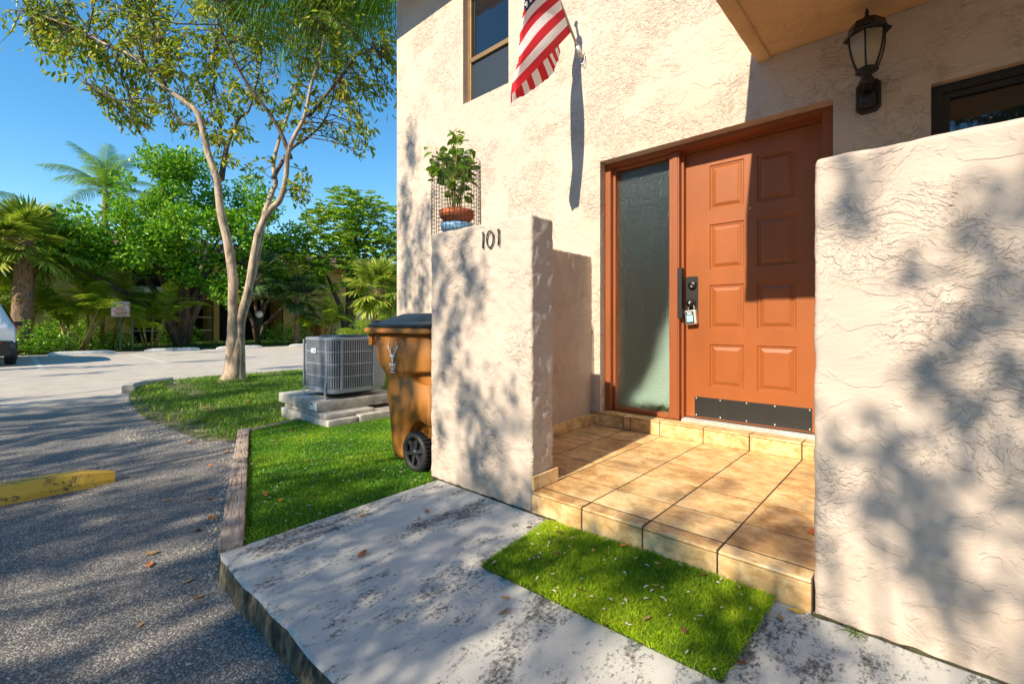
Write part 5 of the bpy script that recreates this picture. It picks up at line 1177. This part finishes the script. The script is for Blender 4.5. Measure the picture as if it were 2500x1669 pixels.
# ================================================================== FALLEN LEAVES, PETALS, LITTER
def leaf_shape(seed):
    r = random.Random(seed); mb = MB(); n = 6; vs_ = []
    for i in range(n+1):
        t = i/n; wv = .42*math.sin(math.pi*min(1, t*1.02))**.8*.5; c = .18*r.uniform(.5, 1.3)*math.sin(math.pi*t)
        vs_ += [(t-.5, -wv, .16*abs(t-.5)+c*.3+.14*wv), (t-.5, 0, .10*abs(t-.5)), (t-.5, wv, .16*abs(t-.5)+.2*wv)]
    fs = []
    for i in range(n): fs += [(3*i, 3*i+3, 3*i+4, 3*i+1), (3*i+1, 3*i+4, 3*i+5, 3*i+2)]
    mb.add(vs_, fs, True); me = mb.mesh('dry_leaf_mesh'); return me
lcol = [simple('dry_leaf_'+n_, c, .75, 0, .45, 3) for n_, c in (('orange', (.5, .15, .03)), ('brown', (.2, .075, .03)), ('tan', (.42, .24, .10)), ('yellow', (.55, .34, .06)))]
shapes = []
for k in range(8):
    me = leaf_shape(k); me.materials.append(lcol[(0, 1, 2, 0, 1, 0, 3, 2)[k]]); shapes.append(me)
rl = random.Random(14)
cname = ['orange', 'brown', 'tan', 'orange', 'brown', 'orange', 'yellow', 'tan']
def litter(pts, z, label, group, s0=.03, s1=.055):
    """label holds {c} for the leaf's colour; look-alikes on one spot share label and group"""
    for (x, y) in pts:
        q = rl.randrange(8); o = link('fallen_leaf', shapes[q]); s = rl.uniform(s0, s1); o.scale = (s, s, s); o.location = (x, y, z+.003)
        o.rotation_euler = (rl.uniform(-.3, .3), rl.uniform(-.3, .3), rl.uniform(0, 6.28)); tag(o, label.format(c=cname[q]), 'leaf', group)
litter([(-1.22, 1.66), (-1.12, 1.50), (-1.02, 1.62), (-.95, 1.74), (-.78, 1.70), (-.62, 1.74), (-.72, 1.55), (-.55, 1.38), (-.66, 1.36), (-.9, 1.35)], .032, 'small dry {c} leaf lying on the turf mat', 'leaves on the mat', .025, .045)
litter([(-1.40, 1.66), (-1.37, 1.75), (-.40, 1.40), (-.37, 1.30), (-.36, 1.70), (-.33, 1.775), (-1.10, 1.18), (-1.05, 1.12), (-1.9, 1.45), (-1.75, 1.0), (-2.1, 1.2)], 0, 'dry {c} leaf lying on the concrete walk', 'leaves on the walk', .03, .055)
litter([(-1.30, 2.62), (-.62, 2.1), (-1.75, 2.75)], .113, 'tiny dry {c} leaf on the porch tiles', 'leaves on the porch', .025, .035)
litter([(-2.6, 1.0), (-2.5, 1.12), (-3.2, 1.4), (-3.0, 1.25), (-3.7, 1.6), (-2.75, .98), (-3.9, 1.95), (-4.2, 1.7), (-3.45, 1.9), (-2.9, 1.65), (-3.85, 1.42)], .006, 'dry {c} leaf on the artificial turf', 'leaves on the turf', .035, .06)
asph = []
while len(asph) < 52:
    x, y = rl.uniform(-9, -1.2), rl.uniform(-.6, 1.15)
    t = (x+2.2)/(-2.38); edge_y = .6+.82*min(max(t, 0), 1) if x < -2.2 else .58
    if y < edge_y-.07 and not (-4.3 < x < -3.95 and y < .6) : asph.append((x, y if rl.random() < .55 else edge_y-.07-abs(rl.gauss(0, .12))))
def zone(x, y): return 'beside the edging timber' if -4.6 < x < -2.2 and y > .25+(-2.2-x)*.3 else 'near the lawn edge' if x < -5.2 else 'by the yellow wheel stop' if x < -3.4 else 'below the concrete walk' if x > -2.2 else 'in the open'
for p in asph: litter([p], -.103, 'dry {c} leaf on the asphalt '+zone(*p), 'leaves on the asphalt', .03, .07)
litter([(rl.uniform(-9, -5), rl.uniform(1.3, 2.6)) for k in range(22)], -.02, 'dry {c} leaf lying in the lawn grass', 'leaves on the lawn', .05, .09)
def petals(poly, n, z, label, seed):
    r = np.random.default_rng(seed); X, Y = scatter(poly, n, r); N = len(X); a = r.uniform(0, 6.28, N)
    V, T, A = leaf_arrays(np.stack([X, Y, np.full(N, z)], 1), np.stack([np.cos(a), np.sin(a), np.zeros(N)], 1), r.uniform(.012, .028, N), r.uniform(.005, .009, N), .3, r, np.tile(np.array([0, 0, 1.]), (N, 1)))
    tag(np_mesh('fallen_petals', V, T, M['petal'], None, A), label, 'petals', kind='stuff')
petals(turf_pts, 420, .012, 'pale petals sprinkled over the artificial turf', 1); petals(mat_pts, 62, .034, 'pale petals sprinkled over the turf mat', 2)
petals([(-1.5, 1.85), (-.3, 1.85), (-.3, 3.3), (-2.1, 3.3), (-2.1, 2.05)], 40, .1135, 'pale petals on the porch tiles', 3)
petals([(-8, -.6), (-1.2, -.6), (-1.2, .5), (-2.2, .55), (-4.6, 1.35), (-8, 1)], 160, -.1015, 'pale petals and twigs on the asphalt', 4)
# gravel spilling along the asphalt edge
gr = MB(); rg_ = random.Random(4)
def pebble(x, y, z, s):
    m_ = Matrix.Translation((x, y, z)) @ Matrix.Rotation(rg_.uniform(0, 3), 4, 'Z'); p = [(1, 0, .1), (.3, .9, 0), (-.8, .5, .1), (-.7, -.7, 0), (.4, -.8, .1)]
    vs_ = [m_ @ Vector((a*s*rg_.uniform(.7, 1.2), b*s*rg_.uniform(.7, 1.2), c*s)) for a, b, c in p]+[m_ @ Vector((a*s*.5, b*s*.5, s*rg_.uniform(.5, .8))) for a, b, c in p]
    gr.add(vs_, [(i, (i+1) % 5, 5+(i+1) % 5, 5+i) for i in range(5)]+[(5, 6, 7, 8, 9)])
for k in range(330):
    t = rg_.random(); x = -4.6-t*3.8; pebble(x+rg_.gauss(0, .05), 1.12+.22*max(0, 1-t*5)-abs(rg_.gauss(0, .11))+.06, -.105, rg_.uniform(.004, .014))
for k in range(260):
    t = rg_.random(); q = a_.lerp(b_, t); pebble(q.x+rg_.gauss(0, .02), q.y-.055-abs(rg_.gauss(0, .05)), -.105, rg_.uniform(.004, .011))
for k in range(120):
    t = rg_.random(); pebble(-5.45+rg_.gauss(0, .26), .83+rg_.gauss(0, .06), -.105, rg_.uniform(.005, .014))
for k in range(34): pebble(-4.62-.1*rg_.random(), 1.7+.3*rg_.random(), -.02, rg_.uniform(.01, .025))
tag(gr.build('gravel', simple('pale_limestone_gravel', (.36, .33, .28), .9, 0, .45, 30)), 'loose pale gravel along the broken asphalt edge', 'gravel', kind='stuff')
# weed at the foot of the privacy wall
wd_ = thing('weed', 'small grassy weed growing at the foot of the privacy wall', 'weed', (-.175, 1.775, 0)); aa = rng.uniform(0, 6.28, 26)
V, T, A = ribbon_arrays(np.tile(np.array([-.175, 1.778, .0]), (26, 1))+rng.normal(0, .004, (26, 3))*np.array([1, 1, 0]), np.stack([np.cos(aa)*.8, -np.abs(np.sin(aa))*.8, rng.uniform(.3, 1.2, 26)], 1), rng.uniform(.03, .07, 26), .003, .45)
np_mesh('blades', V, T, M['lawn'], wd_, A)
# torn sweet wrapper on the tiles
wr = thing('candy_wrapper', 'torn orange and blue plastic wrapper on the porch tiles by the privacy wall', 'wrapper', (-.32, 2.22, .112))
for nm, c, pts in (('blue_scrap', (.02, .3, .7), [(-.31, 2.20), (-.275, 2.21), (-.27, 2.235), (-.30, 2.24)]), ('orange_scrap', (.6, .14, .03), [(-.37, 2.19), (-.31, 2.198), (-.32, 2.225), (-.36, 2.235)])):
    mb = MB(); mb.loft([[Vector((x, y, .1135+.002*(i % 2))) for i, (x, y) in enumerate(pts)], [Vector((x+.002, y, .118+.005*(i % 2))) for i, (x, y) in enumerate(pts)]]); mb.build(nm, simple(nm+'_foil', c, .3), wr)
